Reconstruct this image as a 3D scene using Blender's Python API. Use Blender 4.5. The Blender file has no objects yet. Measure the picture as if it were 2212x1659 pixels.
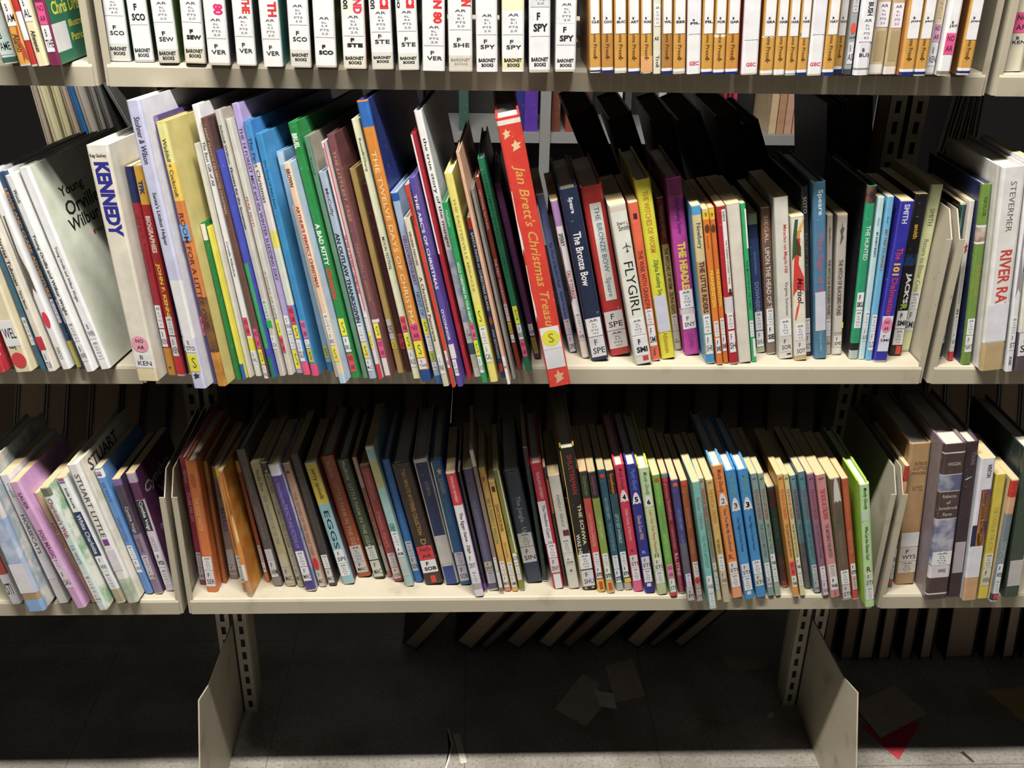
import bpy, math, random
from mathutils import Vector, Matrix
random.seed(7)
SC = bpy.context.scene
COL = SC.collection
# ---------------------------------------------------------------- camera
FPX, CX, CY = 2200.0, 1106.0, 829.5
CAM = Vector((-0.0818, -1.0708, 1.2308))
_p, _y, _r = 0.4626, 0.0425, 0.0191
FW = Vector((math.sin(_y)*math.cos(_p), math.cos(_y)*math.cos(_p), -math.sin(_p)))
_rt = Vector((math.cos(_y), -math.sin(_y), 0)); _up = _rt.cross(FW)
RT = _rt*math.cos(_r) + _up*math.sin(_r); UP = -_rt*math.sin(_r) + _up*math.cos(_r)
cd = bpy.data.cameras.new('camera'); cam = bpy.data.objects.new('camera', cd); COL.objects.link(cam)
cd.sensor_width = 36; cd.lens = 36*FPX/2212; cd.clip_start = 0.01
m = Matrix((RT, UP, -FW)).transposed().to_4x4(); m.translation = CAM
cam.matrix_world = m
SC.camera = cam
# ---------------------------------------------------------------- world, lamps, exposure
SC.view_settings.view_transform = 'Standard'; SC.view_settings.look = 'None'
SC.view_settings.gamma = 1; SC.view_settings.exposure = 0.0
try: SC.view_settings.use_curve_mapping = False
except Exception: pass
SC.cycles.max_bounces = 5; SC.cycles.diffuse_bounces = 1; SC.cycles.glossy_bounces = 2
w = bpy.data.worlds.new('world'); SC.world = w; w.use_nodes = True
bg = w.node_tree.nodes['Background']; bg.inputs[0].default_value = (1.0, 0.93, 0.86, 1); bg.inputs[1].default_value = 0.012
def area(name, loc, target, sx, sy, power, col=(1, .96, .9)):
    l = bpy.data.lights.new(name, 'AREA'); l.shape = 'RECTANGLE'; l.size = sx; l.size_y = sy
    l.energy = power; l.color = col
    o = bpy.data.objects.new(name, l); COL.objects.link(o); o.location = loc
    o.rotation_euler = (Vector(target)-Vector(loc)).to_track_quat('-Z', 'Y').to_euler()
    return o
area('ceiling_lamp', (-0.25, -0.62, 2.75), (-0.25, -0.62, 0), 1.2, 0.09, 124)
area('aisle_lamp', (0.3, -2.3, 2.75), (0.0, -0.2, 0.6), 2.4, 0.9, 2.2, (.95, .97, 1))
area('far_aisle_lamp', (0.2, 1.15, 2.75), (0.2, 1.15, 0), 1.6, 0.25, .8)

# ---------------------------------------------------------------- helpers
def lin(c): return c/12.92 if c <= .04045 else ((c+.055)/1.055)**2.4
def hexc(h):
    if len(h) == 3: h = ''.join(x*2 for x in h)
    c = [min(lin(int(h[i:i+2], 16)/255), .86) for i in (0, 2, 4)]; y = .3*c[0]+.59*c[1]+.11*c[2]
    return tuple(x*.93+y*.07 for x in c)
MATS = {}
def nodes(m):
    m.use_nodes = True; nt = m.node_tree; return nt, nt.nodes['Principled BSDF']
def cover_mat(h, rough=.38, key='c'):
    """printed board or paper in one colour (or two, 'aaa>bbb', mottled together) with slight rubbing"""
    k = (h, rough, key)
    if k in MATS: return MATS[k]
    m = bpy.data.materials.new('print_'+h.replace('>', '_').replace('~', '_')); nt, b = nodes(m); N, L = nt.nodes, nt.links
    tc = N.new('ShaderNodeTexCoord'); n = N.new('ShaderNodeTexNoise')
    r = N.new('ShaderNodeValToRGB'); L.new(tc.outputs['Object'], n.inputs['Vector']); L.new(n.outputs[0], r.inputs[0])
    if '~' in h:
        a, c = [hexc(x) for x in h.split('~')]; n.inputs['Scale'].default_value = 38; n.inputs['Detail'].default_value = 5
        r.color_ramp.elements[0].position = .42; r.color_ramp.elements[1].position = .58
    else:
        a = hexc(h); c = tuple(min(.88, x*1.06+.006) for x in a); a = tuple(x*.88 for x in a)
        n.inputs['Scale'].default_value = 55; n.inputs['Detail'].default_value = 4
        r.color_ramp.elements[0].position = .3; r.color_ramp.elements[1].position = .7
    r.color_ramp.elements[0].color = (*a, 1); r.color_ramp.elements[1].color = (*c, 1)
    n2 = N.new('ShaderNodeTexNoise'); n2.inputs['Scale'].default_value = 210; n2.inputs['Detail'].default_value = 6
    r2 = N.new('ShaderNodeValToRGB'); r2.color_ramp.elements[0].position = .66; r2.color_ramp.elements[1].position = .74
    r2.color_ramp.elements[1].color = (.35, .35, .35, 1)
    mx = N.new('ShaderNodeMix'); mx.data_type = 'RGBA'; mx.inputs[7].default_value = (.62, .6, .56, 1)
    L.new(tc.outputs['Object'], n2.inputs['Vector']); L.new(n2.outputs[0], r2.inputs[0]); L.new(r2.outputs[0], mx.inputs[0])
    L.new(r.outputs[0], mx.inputs[6]); L.new(mx.outputs[2], b.inputs['Base Color'])
    b.inputs['Roughness'].default_value = rough
    MATS[k] = m; return m
def plain_mat(name, rgb, rough=.6):
    k = (name,)
    if k in MATS: return MATS[k]
    m = bpy.data.materials.new(name); nt, b = nodes(m)
    n = nt.nodes.new('ShaderNodeTexNoise'); n.inputs['Scale'].default_value = 90
    r = nt.nodes.new('ShaderNodeValToRGB'); r.color_ramp.elements[0].color = (*[x*.93 for x in rgb], 1); r.color_ramp.elements[1].color = (*[min(1, x*1.04) for x in rgb], 1)
    tc = nt.nodes.new('ShaderNodeTexCoord'); nt.links.new(tc.outputs['Object'], n.inputs['Vector'])
    nt.links.new(n.outputs[0], r.inputs[0]); nt.links.new(r.outputs[0], b.inputs['Base Color'])
    b.inputs['Roughness'].default_value = rough; MATS[k] = m; return m
def ink(h): return plain_mat('ink_'+h, hexc(h), .55)
def page_mat(h):
    k = ('pg', h)
    if k in MATS: return MATS[k]
    m = bpy.data.materials.new('pages_'+h); nt, b = nodes(m); N, L = nt.nodes, nt.links
    tc = N.new('ShaderNodeTexCoord'); mp = N.new('ShaderNodeMapping'); mp.inputs['Scale'].default_value = (2600, 6, 6)
    n = N.new('ShaderNodeTexNoise'); n.inputs['Scale'].default_value = 1; n.inputs['Detail'].default_value = 2
    r = N.new('ShaderNodeValToRGB'); c = hexc(h); r.color_ramp.elements[0].position = .3; r.color_ramp.elements[1].position = .62
    r.color_ramp.elements[0].color = (*[x*.68 for x in c], 1); r.color_ramp.elements[1].color = (*c, 1)
    L.new(tc.outputs['Object'], mp.inputs[0]); L.new(mp.outputs[0], n.inputs['Vector']); L.new(n.outputs[0], r.inputs[0]); L.new(r.outputs[0], b.inputs['Base Color'])
    b.inputs['Roughness'].default_value = .9; MATS[k] = m; return m
def metal_mat():
    if 'metal' in MATS: return MATS['metal']
    m = bpy.data.materials.new('cream_enamel'); nt, b = nodes(m); N, L = nt.nodes, nt.links
    tc = N.new('ShaderNodeTexCoord'); n = N.new('ShaderNodeTexNoise'); n.inputs['Scale'].default_value = 17; n.inputs['Detail'].default_value = 8
    r = N.new('ShaderNodeValToRGB'); e = r.color_ramp.elements
    e[0].position = .2; e[0].color = (.26, .21, .14, 1); e[1].position = .40; e[1].color = (.47, .42, .315, 1)
    x = e.new(.75); x.color = (.50, .45, .345, 1)
    n2 = N.new('ShaderNodeTexNoise'); n2.inputs['Scale'].default_value = 160; n2.inputs['Detail'].default_value = 3
    r2 = N.new('ShaderNodeValToRGB'); r2.color_ramp.elements[0].position = .70; r2.color_ramp.elements[1].position = .78; r2.color_ramp.elements[1].color = (.8, .8, .8, 1)
    mx = N.new('ShaderNodeMix'); mx.data_type = 'RGBA'; mx.inputs[7].default_value = (.12, .09, .06, 1)
    for q in (n, n2): L.new(tc.outputs['Object'], q.inputs['Vector'])
    L.new(n.outputs[0], r.inputs[0]); L.new(n2.outputs[0], r2.inputs[0]); L.new(r2.outputs[0], mx.inputs[0]); L.new(r.outputs[0], mx.inputs[6]); L.new(mx.outputs[2], b.inputs['Base Color'])
    b.inputs['Roughness'].default_value = .42; MATS['metal'] = m; return m
class MB:
    def __init__(s): s.v = []; s.f = []; s.m = []; s.mats = []
    def mi(s, mat):
        if mat not in s.mats: s.mats.append(mat)
        return s.mats.index(mat)
    def face(s, pts, mat):
        i = len(s.v); s.v += [tuple(p) for p in pts]; s.f.append(tuple(range(i, i+len(pts)))); s.m.append(s.mi(mat))
    def add(s, vs, fs, mat):
        i = len(s.v); s.v += [tuple(p) for p in vs]; k = s.mi(mat)
        for f in fs: s.f.append(tuple(i+j for j in f)); s.m.append(k)
    def box(s, a, b, mat):
        x0, y0, z0 = a; x1, y1, z1 = b
        v = [(x0, y0, z0), (x1, y0, z0), (x1, y1, z0), (x0, y1, z0), (x0, y0, z1), (x1, y0, z1), (x1, y1, z1), (x0, y1, z1)]
        s.add(v, [(0, 3, 2, 1), (4, 5, 6, 7), (0, 1, 5, 4), (1, 2, 6, 5), (2, 3, 7, 6), (3, 0, 4, 7)], mat)
    def build(s, name, parent=None):
        me = bpy.data.meshes.new(name); me.from_pydata(s.v, [], s.f)
        for k in s.mats: me.materials.append(k)
        me.polygons.foreach_set('material_index', s.m); me.update()
        o = bpy.data.objects.new(name, me); COL.objects.link(o)
        if parent: o.parent = parent
        return o
def tag(o, label=None, cat=None, group=None, kind=None):
    for k, v in (('label', label), ('category', cat), ('group', group), ('kind', kind)):
        if v: o[k] = v
    return o
def empty(name, M):
    o = bpy.data.objects.new(name, None); o.empty_display_size = .02; COL.objects.link(o); o.matrix_world = M; return o
# text glyphs as flat meshes, cached
TXT = {}
def text_mesh(s, bold=0.0, shear=0.0):
    k = (s, bold, shear)
    if k in TXT: return TXT[k]
    c = bpy.data.curves.new('t', 'FONT'); c.body = s; c.resolution_u = 2; c.offset = bold; c.shear = shear; c.fill_mode = 'FRONT'
    o = bpy.data.objects.new('t', c); COL.objects.link(o)
    me = o.to_mesh(); vs = [(v.co.x, v.co.y) for v in me.vertices]; fs = [tuple(p.vertices) for p in me.polygons]
    o.to_mesh_clear(); bpy.data.objects.remove(o); bpy.data.curves.remove(c)
    if not vs: TXT[k] = None; return None
    x0 = min(v[0] for v in vs); x1 = max(v[0] for v in vs); y0 = min(v[1] for v in vs); y1 = max(v[1] for v in vs)
    if s.isupper() is False and not any(ch in 'gjpqy' for ch in s): pass
    vs = [((x-x0)/max(x1-x0, 1e-6), (y-y0)/max(y1-y0, 1e-6)) for x, y in vs]
    TXT[k] = (vs, fs); return TXT[k]
def put_text(mb, s, mat, fn, bold=.012, shear=0):
    t = text_mesh(s, bold, shear)
    if t: mb.add([fn(u, v) for u, v in t[0]], t[1], mat)
def ray(px, py): return (FW + RT*((px-CX)/FPX) - UP*((py-CY)/FPX)).normalized()
def hit(px, py, P, n):
    d = ray(px, py); return CAM + d*((P-CAM).dot(n)/d.dot(n))
# ---------------------------------------------------------------- shelf geometry
ZS = {0: 1.3700+.023, 1: 1.0335+.023, 2: .6969+.023, 3: .3601+.023}       # deck tops
HB = .457
# views the spines were measured in: origin x, y and magnification
VIEW = dict(A=(0, 0, 3.568), B=(600, 0, 3.3515), C=(1240, 0, 4.424), D=(1720, 0, 4.496), E=(0, 180, 2.4405), F=(270, 180, 2.4405), G=(580, 180, 2.4405),
            H=(840, 180, 2.4405), I=(1140, 360, 3.6056), J=(1460, 360, 3.6056), K=(1780, 360, 3.53), L=(0, 850, 3.3175), M=(370, 880, 3.686),
            N=(700, 880, 3.686), O=(1000, 860, 3.53), P=(1240, 880, 3.685), Q=(1520, 880, 3.687), R=(1840, 830, 3.317))
ROWOF = {**{k: 1 for k in 'ABCD'}, **{k: 2 for k in 'EFGHIJK'}, **{k: 3 for k in 'LMNOPQR'}}
BOOKS = []
def B(view, geo, kind, col, desc, spec='', yaw=0, side=None, D=None, H=None, pages=None, Y=None, grp=None):
    BOOKS.append(dict(view=view, geo=[float(x) for x in geo.split()], kind=kind, col=col, desc=desc, spec=spec, yaw=yaw, side=side, D=D, H=H, pages=pages, Y=Y, grp=grp))
def relax(L, bounds=None, rounds=900):
    """push books apart until none passes through another: c shifts, k leans, t turns, T is thickness"""
    def edge(b, z, Y, s):
        q = math.sqrt(1+b['t']**2); return b['X0']+b['c']+z*b['k']*q+(Y-b['Y0'])*b['t']+s*b['T']/2*math.sqrt(1+b['k']**2)*q
    L.sort(key=lambda b: b['X0']+(0-b['Y0'])*b['t']+b['k']*.03)
    def ev(a, b, z, Y, d, zt, Y0, Y1, wa, wb):
        for q, w, s in ((a, wa, -1), (b, wb, 1)):
            if not w: continue
            e = d*w*1.02; f = z/zt; g = (Y-Y0)/max(Y1-Y0, .01)
            if z == 0: q['c'] += s*e*.6; q['k'] -= s*e*.6/zt*(1-f)*.7
            else: q['k'] += s*e*.8/zt
            if Y > Y0+.01: q['t'] += s*e*.45/max(Y1-Y0, .03); 
            if q['T'] > .0035: q['T'] -= min(e*.2, q['T']*.03)
    for it in range(rounds):
        worst = 0
        for i, a in enumerate(L):
            for b in L[i+1:i+6]:
                zt = min(a['h'], b['h'])*.98; Y0 = max(a['Y0'], b['Y0'])-.002; Y1 = min(a['Y0']+a['D'], b['Y0']+b['D'])
                if Y1 <= Y0: continue
                for z in (0, zt):
                    for Y in (Y0, Y1):
                        d = edge(a, z, Y, 1)-edge(b, z, Y, -1)+.0007
                        if d > 0: worst = max(worst, d); ev(a, b, z, Y, d, zt, Y0, Y1, .5, .5)
            if bounds:
                Ya, Yb = max(a['Y0'], 0), a['Y0']+a['D']; zt = min(a['h'], .19)
                for z in (0, zt):
                    for Y in (Ya, Yb):
                        d = bounds[0]-edge(a, z, Y, -1)
                        if d > 0: worst = max(worst, d); ev(None, a, z, Y, d, zt, Ya, Yb, 0, 1)
                        d = edge(a, z, Y, 1)-bounds[1]
                        if d > 0: worst = max(worst, d); ev(a, None, z, Y, d, zt, Ya, Yb, 1, 0)
        if worst < .0003: break
    return worst, it
# ---------------------------------------------------------------- steel shelving
METAL = metal_mat()
XN, YN, ZN = Vector((1, 0, 0)), Vector((0, 1, 0)), Vector((0, 0, 1))
def prism_x(mb, x0, x1, poly, mat):         # polygon in y,z swept along x
    n = len(poly)
    mb.add([(x0, y, z) for y, z in poly]+[(x1, y, z) for y, z in poly],
           [tuple(range(n)), tuple(range(2*n-1, n-1, -1))]+[(i, n+i, n+(i+1) % n, (i+1) % n) for i in range(n)], mat)
def bracket(name, x, y0, y1, z0, z1, flange, parent, sgn):
    c = .016; mb = MB()
    prism_x(mb, x-.0008, x+.0008, [(y0, z0), (y1, z0), (y1, z1), (y0+c*1.3, z1), (y0, z1-c*1.8)], METAL)
    if flange:      # folded front edge
        a, b = sorted((x, x-sgn*.0065)); mb.box((a, y0-.0006, z0), (b, y0+.0008, z1-c*1.8), METAL)
    return mb.build(name, parent)
def shelf(bay, row, label, skew=0):
    x0 = -3*HB+bay*2*HB+.0035; x1 = x0+2*HB-.007; zt = ZS[row]; lip = .023
    root = empty('steel_shelf', Matrix.Translation((0, 0, 0))); mb = MB(); t = .0013; r = .004
    pro = [(.190, zt), (r, zt), (r*.4, zt-r*.25), (0, zt-r), (0, zt-lip), (.010, zt-lip), (.010, zt-lip+t), (t, zt-lip+t), (t, zt-r), (r, zt-t), (.190, zt-t)]
    pro = [(y, z-.0004) for y, z in pro]
    prism_x(mb, x0+.004, x1-.004, pro, METAL); mb.build('shelf_deck', root)
    (row, bay) == (2, 1) or bracket('end_bracket', x0+.001,   .002, .188, zt-lip, zt+.185, True, root, -1); bracket('end_bracket', x1-.001,   .002, .188, zt-lip, zt+.185, True, root, 1)
    tag(root, label, 'shelf', 'cream steel shelves facing the aisle')
for row, rn in ((1, 'upper'), (2, 'middle'), (3, 'lower')):
    for bay, bn in ((0, 'left'), (1, 'middle'), (2, 'right')):
        root = shelf(bay, row, f"cream enamelled steel shelf, {rn} level, {bn} bay")
for bay, bn in ((1, 'middle'), (2, 'right')): shelf(bay, 0, f"cream enamelled steel shelf, top level above the white spines, {bn} bay")
def post(x, name, label):
    root = empty('slotted_post', Matrix.Translation((x, 0, 0))); dark = plain_mat('slot_shade', (.02, .018, .015), .8)
    mb = MB(); y0, y1, zt = .1925, .236, 1.9
    mb.box((-.024, y0+.006, 0), (.024, y1-.006, zt), METAL)
    for s in (-1, 1):
        for yy, fl in ((y0, 1), (y1-.002, -1)):
            a, b = sorted((s*.0035, s*.0235)); zz = 0.012; xm = (a+b)/2; hw = .0034; yb = yy+.002
            mb.box((a, yy, 0), (xm-hw, yb, zt), METAL); mb.box((xm+hw, yy, 0), (b, yb, zt), METAL)
            z = 0.0
            while z < zt-.03:
                mb.box((xm-hw, yy, z), (xm+hw, yb, z+.0105), METAL); z += .0254
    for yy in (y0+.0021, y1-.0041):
        mb.box((-.0232, yy, .001), (.0232, yy+.0019, zt-.001), dark)  # near-black sheet behind the slots, painting the shade of the hollow post
    mb.build('post_channel', root)
    tag(root, label, 'post', 'slotted posts of the bookcase')
for i, (x, l) in enumerate(((-3*HB, 'far left'), (-HB, 'left'), (HB, 'right'), (3*HB, 'far right'))):
    if abs(x) < 1: post(x, 'post', f'cream slotted steel upright between the middle and {l} bay')
for x, l in ((-HB, 'left'), (HB, 'right')):
    mb = MB(); prism_x(mb, x-.001, x+.001, [(-.098, .0), (.190, 0), (.190, .184), (.045, .197), (-.004, .215)][::1], METAL)
    o = mb.build('base_bracket'); tag(o, f'cream steel base bracket on the floor at the {l} upright', 'bracket')
# decks of the shelves on the back side
for row, rn in ((1, 'upper'), (2, 'middle'), (3, 'lower')):
    for bay, bn in ((0, 'left'), (1, 'middle'), (2, 'right')):
        x0 = -3*HB+bay*2*HB+.0035; x1 = x0+2*HB-.007; z = ZS[row]-.0004; mb = MB()
        prism_x(mb, x0+.004, x1-.004, [(.24, z), (.436, z), (.436, z-.023), (.4345, z-.023), (.4345, z-.0013), (.24, z-.0013)], METAL)
        o = mb.build('steel_shelf'); tag(o, f'cream back-side shelf, {rn} level, {bn} bay, seen behind the front shelf', 'shelf', 'back-side shelves')
# ---------------------------------------------------------------- floor
def floor_mat():
    m = bpy.data.materials.new('speckled_tile'); nt, b = nodes(m); N, L = nt.nodes, nt.links
    tc = N.new('ShaderNodeTexCoord'); br = N.new('ShaderNodeTexBrick')
    mp = N.new('ShaderNodeMapping'); mp.inputs['Location'].default_value = (.095, .242, 0); L.new(tc.outputs['Object'], mp.inputs[0])
    br.offset = 0; br.inputs['Scale'].default_value = 1; br.inputs['Brick Width'].default_value = .305; br.inputs['Row Height'].default_value = .305; br.inputs['Mortar Size'].default_value = .0007
    n = N.new('ShaderNodeTexNoise'); n.inputs['Scale'].default_value = 190; n.inputs['Detail'].default_value = 8; n.inputs['Roughness'].default_value = .7
    r = N.new('ShaderNodeValToRGB'); e = r.color_ramp.elements; e[0].position = .30; e[0].color = (.12, .10, .08, 1); e[1].position = .46; e[1].color = (.34, .315, .275, 1); x = e.new(.7); x.color = (.42, .39, .34, 1)
    n2 = N.new('ShaderNodeTexNoise'); n2.inputs['Scale'].default_value = 9; n2.inputs['Detail'].default_value = 5
    r2 = N.new('ShaderNodeValToRGB'); r2.color_ramp.elements[0].position = .3; r2.color_ramp.elements[0].color = (.6, .57, .52, 1); r2.color_ramp.elements[1].position = .6
    mu = N.new('ShaderNodeMix'); mu.data_type = 'RGBA'; mu.blend_type = 'MULTIPLY'; mu.inputs[0].default_value = 1
    mx = N.new('ShaderNodeMix'); mx.data_type = 'RGBA'; mx.inputs[7].default_value = (.15, .13, .11, 1)
    L.new(tc.outputs['Object'], n.inputs['Vector']); L.new(tc.outputs['Object'], n2.inputs['Vector']); L.new(mp.outputs[0], br.inputs['Vector'])
    L.new(n.outputs[0], r.inputs[0]); L.new(n2.outputs[0], r2.inputs[0]); L.new(r.outputs[0], mu.inputs[6]); L.new(r2.outputs[0], mu.inputs[7])
    L.new(br.outputs['Fac'], mx.inputs[0]); L.new(mu.outputs[2], mx.inputs[6]); L.new(mx.outputs[2], b.inputs['Base Color']); b.inputs['Roughness'].default_value = .45
    return m
mb = MB(); mb.face([(-3, -3, 0), (3, -3, 0), (3, 3.2, 0), (-3, 3.2, 0)], floor_mat()); o = mb.build('floor'); o['kind'] = 'structure'
# ---------------------------------------------------------------- books of the back side, page edges toward us
def sheet_book2(b, z0, cover, pages, label, group, spine_front=False, name='hardcover_book'):
    """a book in the plane y = Y0; page edges face the aisle unless spine_front"""
    th, T, h, depth = math.atan(b['k']), b['T'], b['h'], b['D']
    tz = math.atan(b['t'])
    root = empty(name, Matrix.Translation((b['X0']+b['c'], b['Y0'], z0+abs(math.sin(th))*T/2+.0002)) @ Matrix.Rotation(-tz, 4, 'Z') @ Matrix.Rotation(th, 4, 'Y'))
    cm = cover_mat(cover); ct = min(.0025, T*.2); mb = MB()
    mb.box((-T/2, 0, 0), (-T/2+ct, depth, h), cm); mb.box((T/2-ct, 0, 0), (T/2, depth, h), cm)
    if spine_front: mb.box((-T/2+ct, 0, 0), (T/2-ct, ct, h), cm)
    else: mb.box((-T/2+ct, depth-ct, 0), (T/2-ct, depth, h), cm)
    mb.build('cover', root); pb = MB(); a = ct+.0005 if spine_front else .003
    pb.box((-T/2+ct+.0001, a, .003), (T/2-ct-.0001, depth-(.003 if spine_front else ct+.0005), h-.003), page_mat(pages)); pb.build('page_block', root)
    tag(root, label, 'book', group); return root
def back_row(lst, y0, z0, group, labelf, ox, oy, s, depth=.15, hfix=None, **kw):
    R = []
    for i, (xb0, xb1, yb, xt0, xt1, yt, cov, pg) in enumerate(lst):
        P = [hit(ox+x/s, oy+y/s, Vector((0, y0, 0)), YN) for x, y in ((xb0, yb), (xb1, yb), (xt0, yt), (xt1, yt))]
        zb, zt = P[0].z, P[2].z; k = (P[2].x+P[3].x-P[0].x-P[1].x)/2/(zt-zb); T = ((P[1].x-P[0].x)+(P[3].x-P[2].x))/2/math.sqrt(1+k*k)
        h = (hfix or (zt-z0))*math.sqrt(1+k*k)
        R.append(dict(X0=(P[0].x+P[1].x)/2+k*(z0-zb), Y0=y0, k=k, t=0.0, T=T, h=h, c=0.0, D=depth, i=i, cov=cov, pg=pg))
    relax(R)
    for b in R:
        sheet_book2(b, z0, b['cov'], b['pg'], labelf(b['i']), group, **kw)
BK = (1150, 1280, 2.083)
lean = []
for i, (xb, wd, yb) in enumerate(((-598, 95, 265), (-360, 112, 262), (-238, 60, 245), (-135, 110, 250), (0, 95, 262), (130, 75, 240), (248, 95, 236), (400, 100, 252), (538, 60, 225), (648, 80, 222))):
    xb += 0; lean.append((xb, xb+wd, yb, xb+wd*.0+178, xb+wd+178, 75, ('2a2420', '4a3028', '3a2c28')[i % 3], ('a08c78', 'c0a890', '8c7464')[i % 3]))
ordn = ['first', 'second', 'third', 'fourth', 'fifth', 'sixth', 'seventh', 'eighth', 'ninth', 'tenth', 'eleventh', 'twelfth', 'thirteenth', 'fourteenth', 'fifteenth', 'sixteenth']
back_row(lean, .335, 0, 'leaning books on the floor behind', lambda i: f'leaning book with page edge showing behind the empty middle bay, {ordn[i]} from left', *BK, hfix=.25)
up = []
for i, (x, wd) in enumerate(((1290, 52), (1378, 66), (1455, 78), (1548, 60), (1648, 58), (1735, 58), (1848, 132), (2018, 62), (2105, 60), (2195, 70), (2290, 60))):
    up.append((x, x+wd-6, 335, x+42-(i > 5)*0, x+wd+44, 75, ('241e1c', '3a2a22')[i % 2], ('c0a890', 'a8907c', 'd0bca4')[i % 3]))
back_row(up, .30, 0, 'upright books on the floor behind', lambda i: f'upright book seen from its page edge, low behind the right bay, {ordn[i]} from left', *BK, hfix=.26)
# row 3, behind
lst = []
x = -60
for i in range(45):
    wd = 40+(i*37 % 27); x += wd+1
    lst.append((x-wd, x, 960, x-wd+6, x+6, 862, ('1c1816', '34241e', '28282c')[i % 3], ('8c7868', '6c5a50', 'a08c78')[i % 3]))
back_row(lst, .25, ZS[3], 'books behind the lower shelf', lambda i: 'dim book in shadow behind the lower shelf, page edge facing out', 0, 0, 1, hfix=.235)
# row 2, behind: leaning dark books, then upright ones
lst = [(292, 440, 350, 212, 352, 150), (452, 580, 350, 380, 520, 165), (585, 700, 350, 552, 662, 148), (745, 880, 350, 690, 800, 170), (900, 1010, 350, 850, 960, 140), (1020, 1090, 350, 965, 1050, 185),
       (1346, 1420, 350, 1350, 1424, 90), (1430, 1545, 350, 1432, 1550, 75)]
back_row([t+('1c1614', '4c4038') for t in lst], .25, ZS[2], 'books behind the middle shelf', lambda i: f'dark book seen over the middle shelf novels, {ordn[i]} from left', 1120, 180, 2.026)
lst = [(1842, 1872, 260, 1895, 1935), (1880, 1905, 260, 1942, 1965), (1912, 1940, 260, 1970, 1990), (1948, 1972, 260, 1996, 2012), (1980, 2005, 260, 2018, 2040)]
back_row([(a, b, c, d, e, 62, '5c5850', '9c968c') for a, b, c, d, e in lst], .26, ZS[2], 'grey pamphlets behind the right upright', lambda i: f'grey pamphlet leaning right behind the right upright, {ordn[i]} from left', 1120, 180, 2.026, hfix=.27, name='pamphlet')
lst = [(462, 535, 440, 355, 410, 'b0a090', 'b8a890'), (545, 655, 400, 418, 545, 'c8c090', 'd8d0a8'), (668, 745, 380, 556, 662, 'c8c090', 'd4cca0'), (845, 915, 560, 668, 755, 'a08c7c', 'c4ac98'),
       (930, 1000, 540, 760, 822, '2c74b0', '2c74b0'), (1010, 1130, 510, 838, 975, 'a8a094', 'c4bcb0'), (1150, 1215, 580, 985, 1052, '8c8880', 'a8a49c'), (1252, 1330, 560, 1085, 1150, '6c6a66', '8c8a86'), (1425, 1505, 480, 1165, 1235, '7c7c78', '9c9c98')]
back_row([(a, b, c, d, e, 32, f, g) for a, b, c, d, e, f, g in lst], .26, ZS[2], 'magazines behind the left bay', lambda i: f"{['brown-grey', 'cream', 'pale yellow', 'pinkish', 'bright blue', 'off-white', 'thin grey', 'dark spiral-bound', 'curved grey spiral-bound'][i]} magazine seen edge-on behind the leaning left-bay books", 0, 180, 5.267, hfix=.28, name='magazine')
# ---------------------------------------------------------------- bookcase across the far aisle
root = empty('far_bookcase', Matrix.Translation((0, 0, 0))); ws = plain_mat('grey_enamel', (.27, .27, .26), .5)
FY = 1.30
for z in (.675,):
    mb = MB(); mb.box((-.72, FY, z), (.88, FY+.22, z+.022), ws); mb.build('shelf_deck', root)
mb = MB(); mb.box((-.72, FY+.225, 0), (.88, FY+.235, 1.9), plain_mat('dark_back', (.02, .018, .015))); mb.build('back_panel', root)
for px in (1178, 1900, 380):
    p = hit(px, 240, Vector((0, FY, 0)), YN); mb = MB(); mb.box((p.x-.012, FY-.012, 0), (p.x+.012, FY-.002, 1.9), ws); mb.build('upright', root)
tag(root, 'grey steel bookcase across the far aisle, glimpsed over the middle shelf books', 'bookcase')
far = [(370, 420, '3c5c54'), (424, 486, '284840'), (622, 664, '2c2868'), (668, 712, '34307c'), (714, 784, '5c34a4')]
F = []
for i, (a, b, c) in enumerate(far): F.append((840+a/2.4405, 840+b/2.4405, c, .24))
for i, (a, b, c, hh) in enumerate(((1192, 1210, '6c3c2c', .2), (1222, 1246, '8c4030', .2), (1256, 1278, '503028', .21), (1330, 1342, 'd0ccc4', .2), (1348, 1362, '4c4844', .2), (1420, 1436, 'b8b4ac', .22), (1440, 1452, '3c3430', .2),
        (1560, 1566, 'a02c44', .2), (1570, 1576, '7c2438', .2), (1580, 1588, 'b03450', .2), (1664, 1679, 'd0b48c', .17), (1681, 1696, 'b88c68', .17), (1698, 1713, 'c89c80', .17), (1715, 1727, 'c09478', .17), (1729, 1741, 'd4b898', .17),
        (1010, 1022, '1c2c28', .2), (930, 945, '34304c', .2), (900, 915, '2c2430', .2))): F.append((a, b, c, hh))
F = sorted(F); F = [q for i, q in enumerate(F) if i == 0 or q[0] >= F[i-1][1]+.5]
for i, (a, b, c, hh) in enumerate(F):
    A = hit(a, 250, Vector((0, FY+.02, 0)), YN); Bp = hit(b, 250, Vector((0, FY+.02, 0)), YN)
    nm = {'5c34a4': 'violet', '34307c': 'indigo', '2c2868': 'dark blue'}.get(c, None)
    near = ['far left of', 'left part of', 'middle of', 'right part of'][min(3, i//6)]
    sheet_book2(dict(X0=(A.x+Bp.x)/2, Y0=FY+.02, k=0, t=0, T=Bp.x-A.x, h=hh, c=0, D=.15), .6970, c, 'c8b890', f"{nm} book standing on the far aisle bookcase" if nm else f"small distant book on the far bookcase, {ordn[i % 16] if i < 16 else 'rightmost'+' twenty'[:0]} of the far row from left" if i < 16 else f"small distant tan or brown book, {ordn[i-16]} in the cream cluster of the far bookcase", 'books across the far aisle', spine_front=True)
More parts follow.
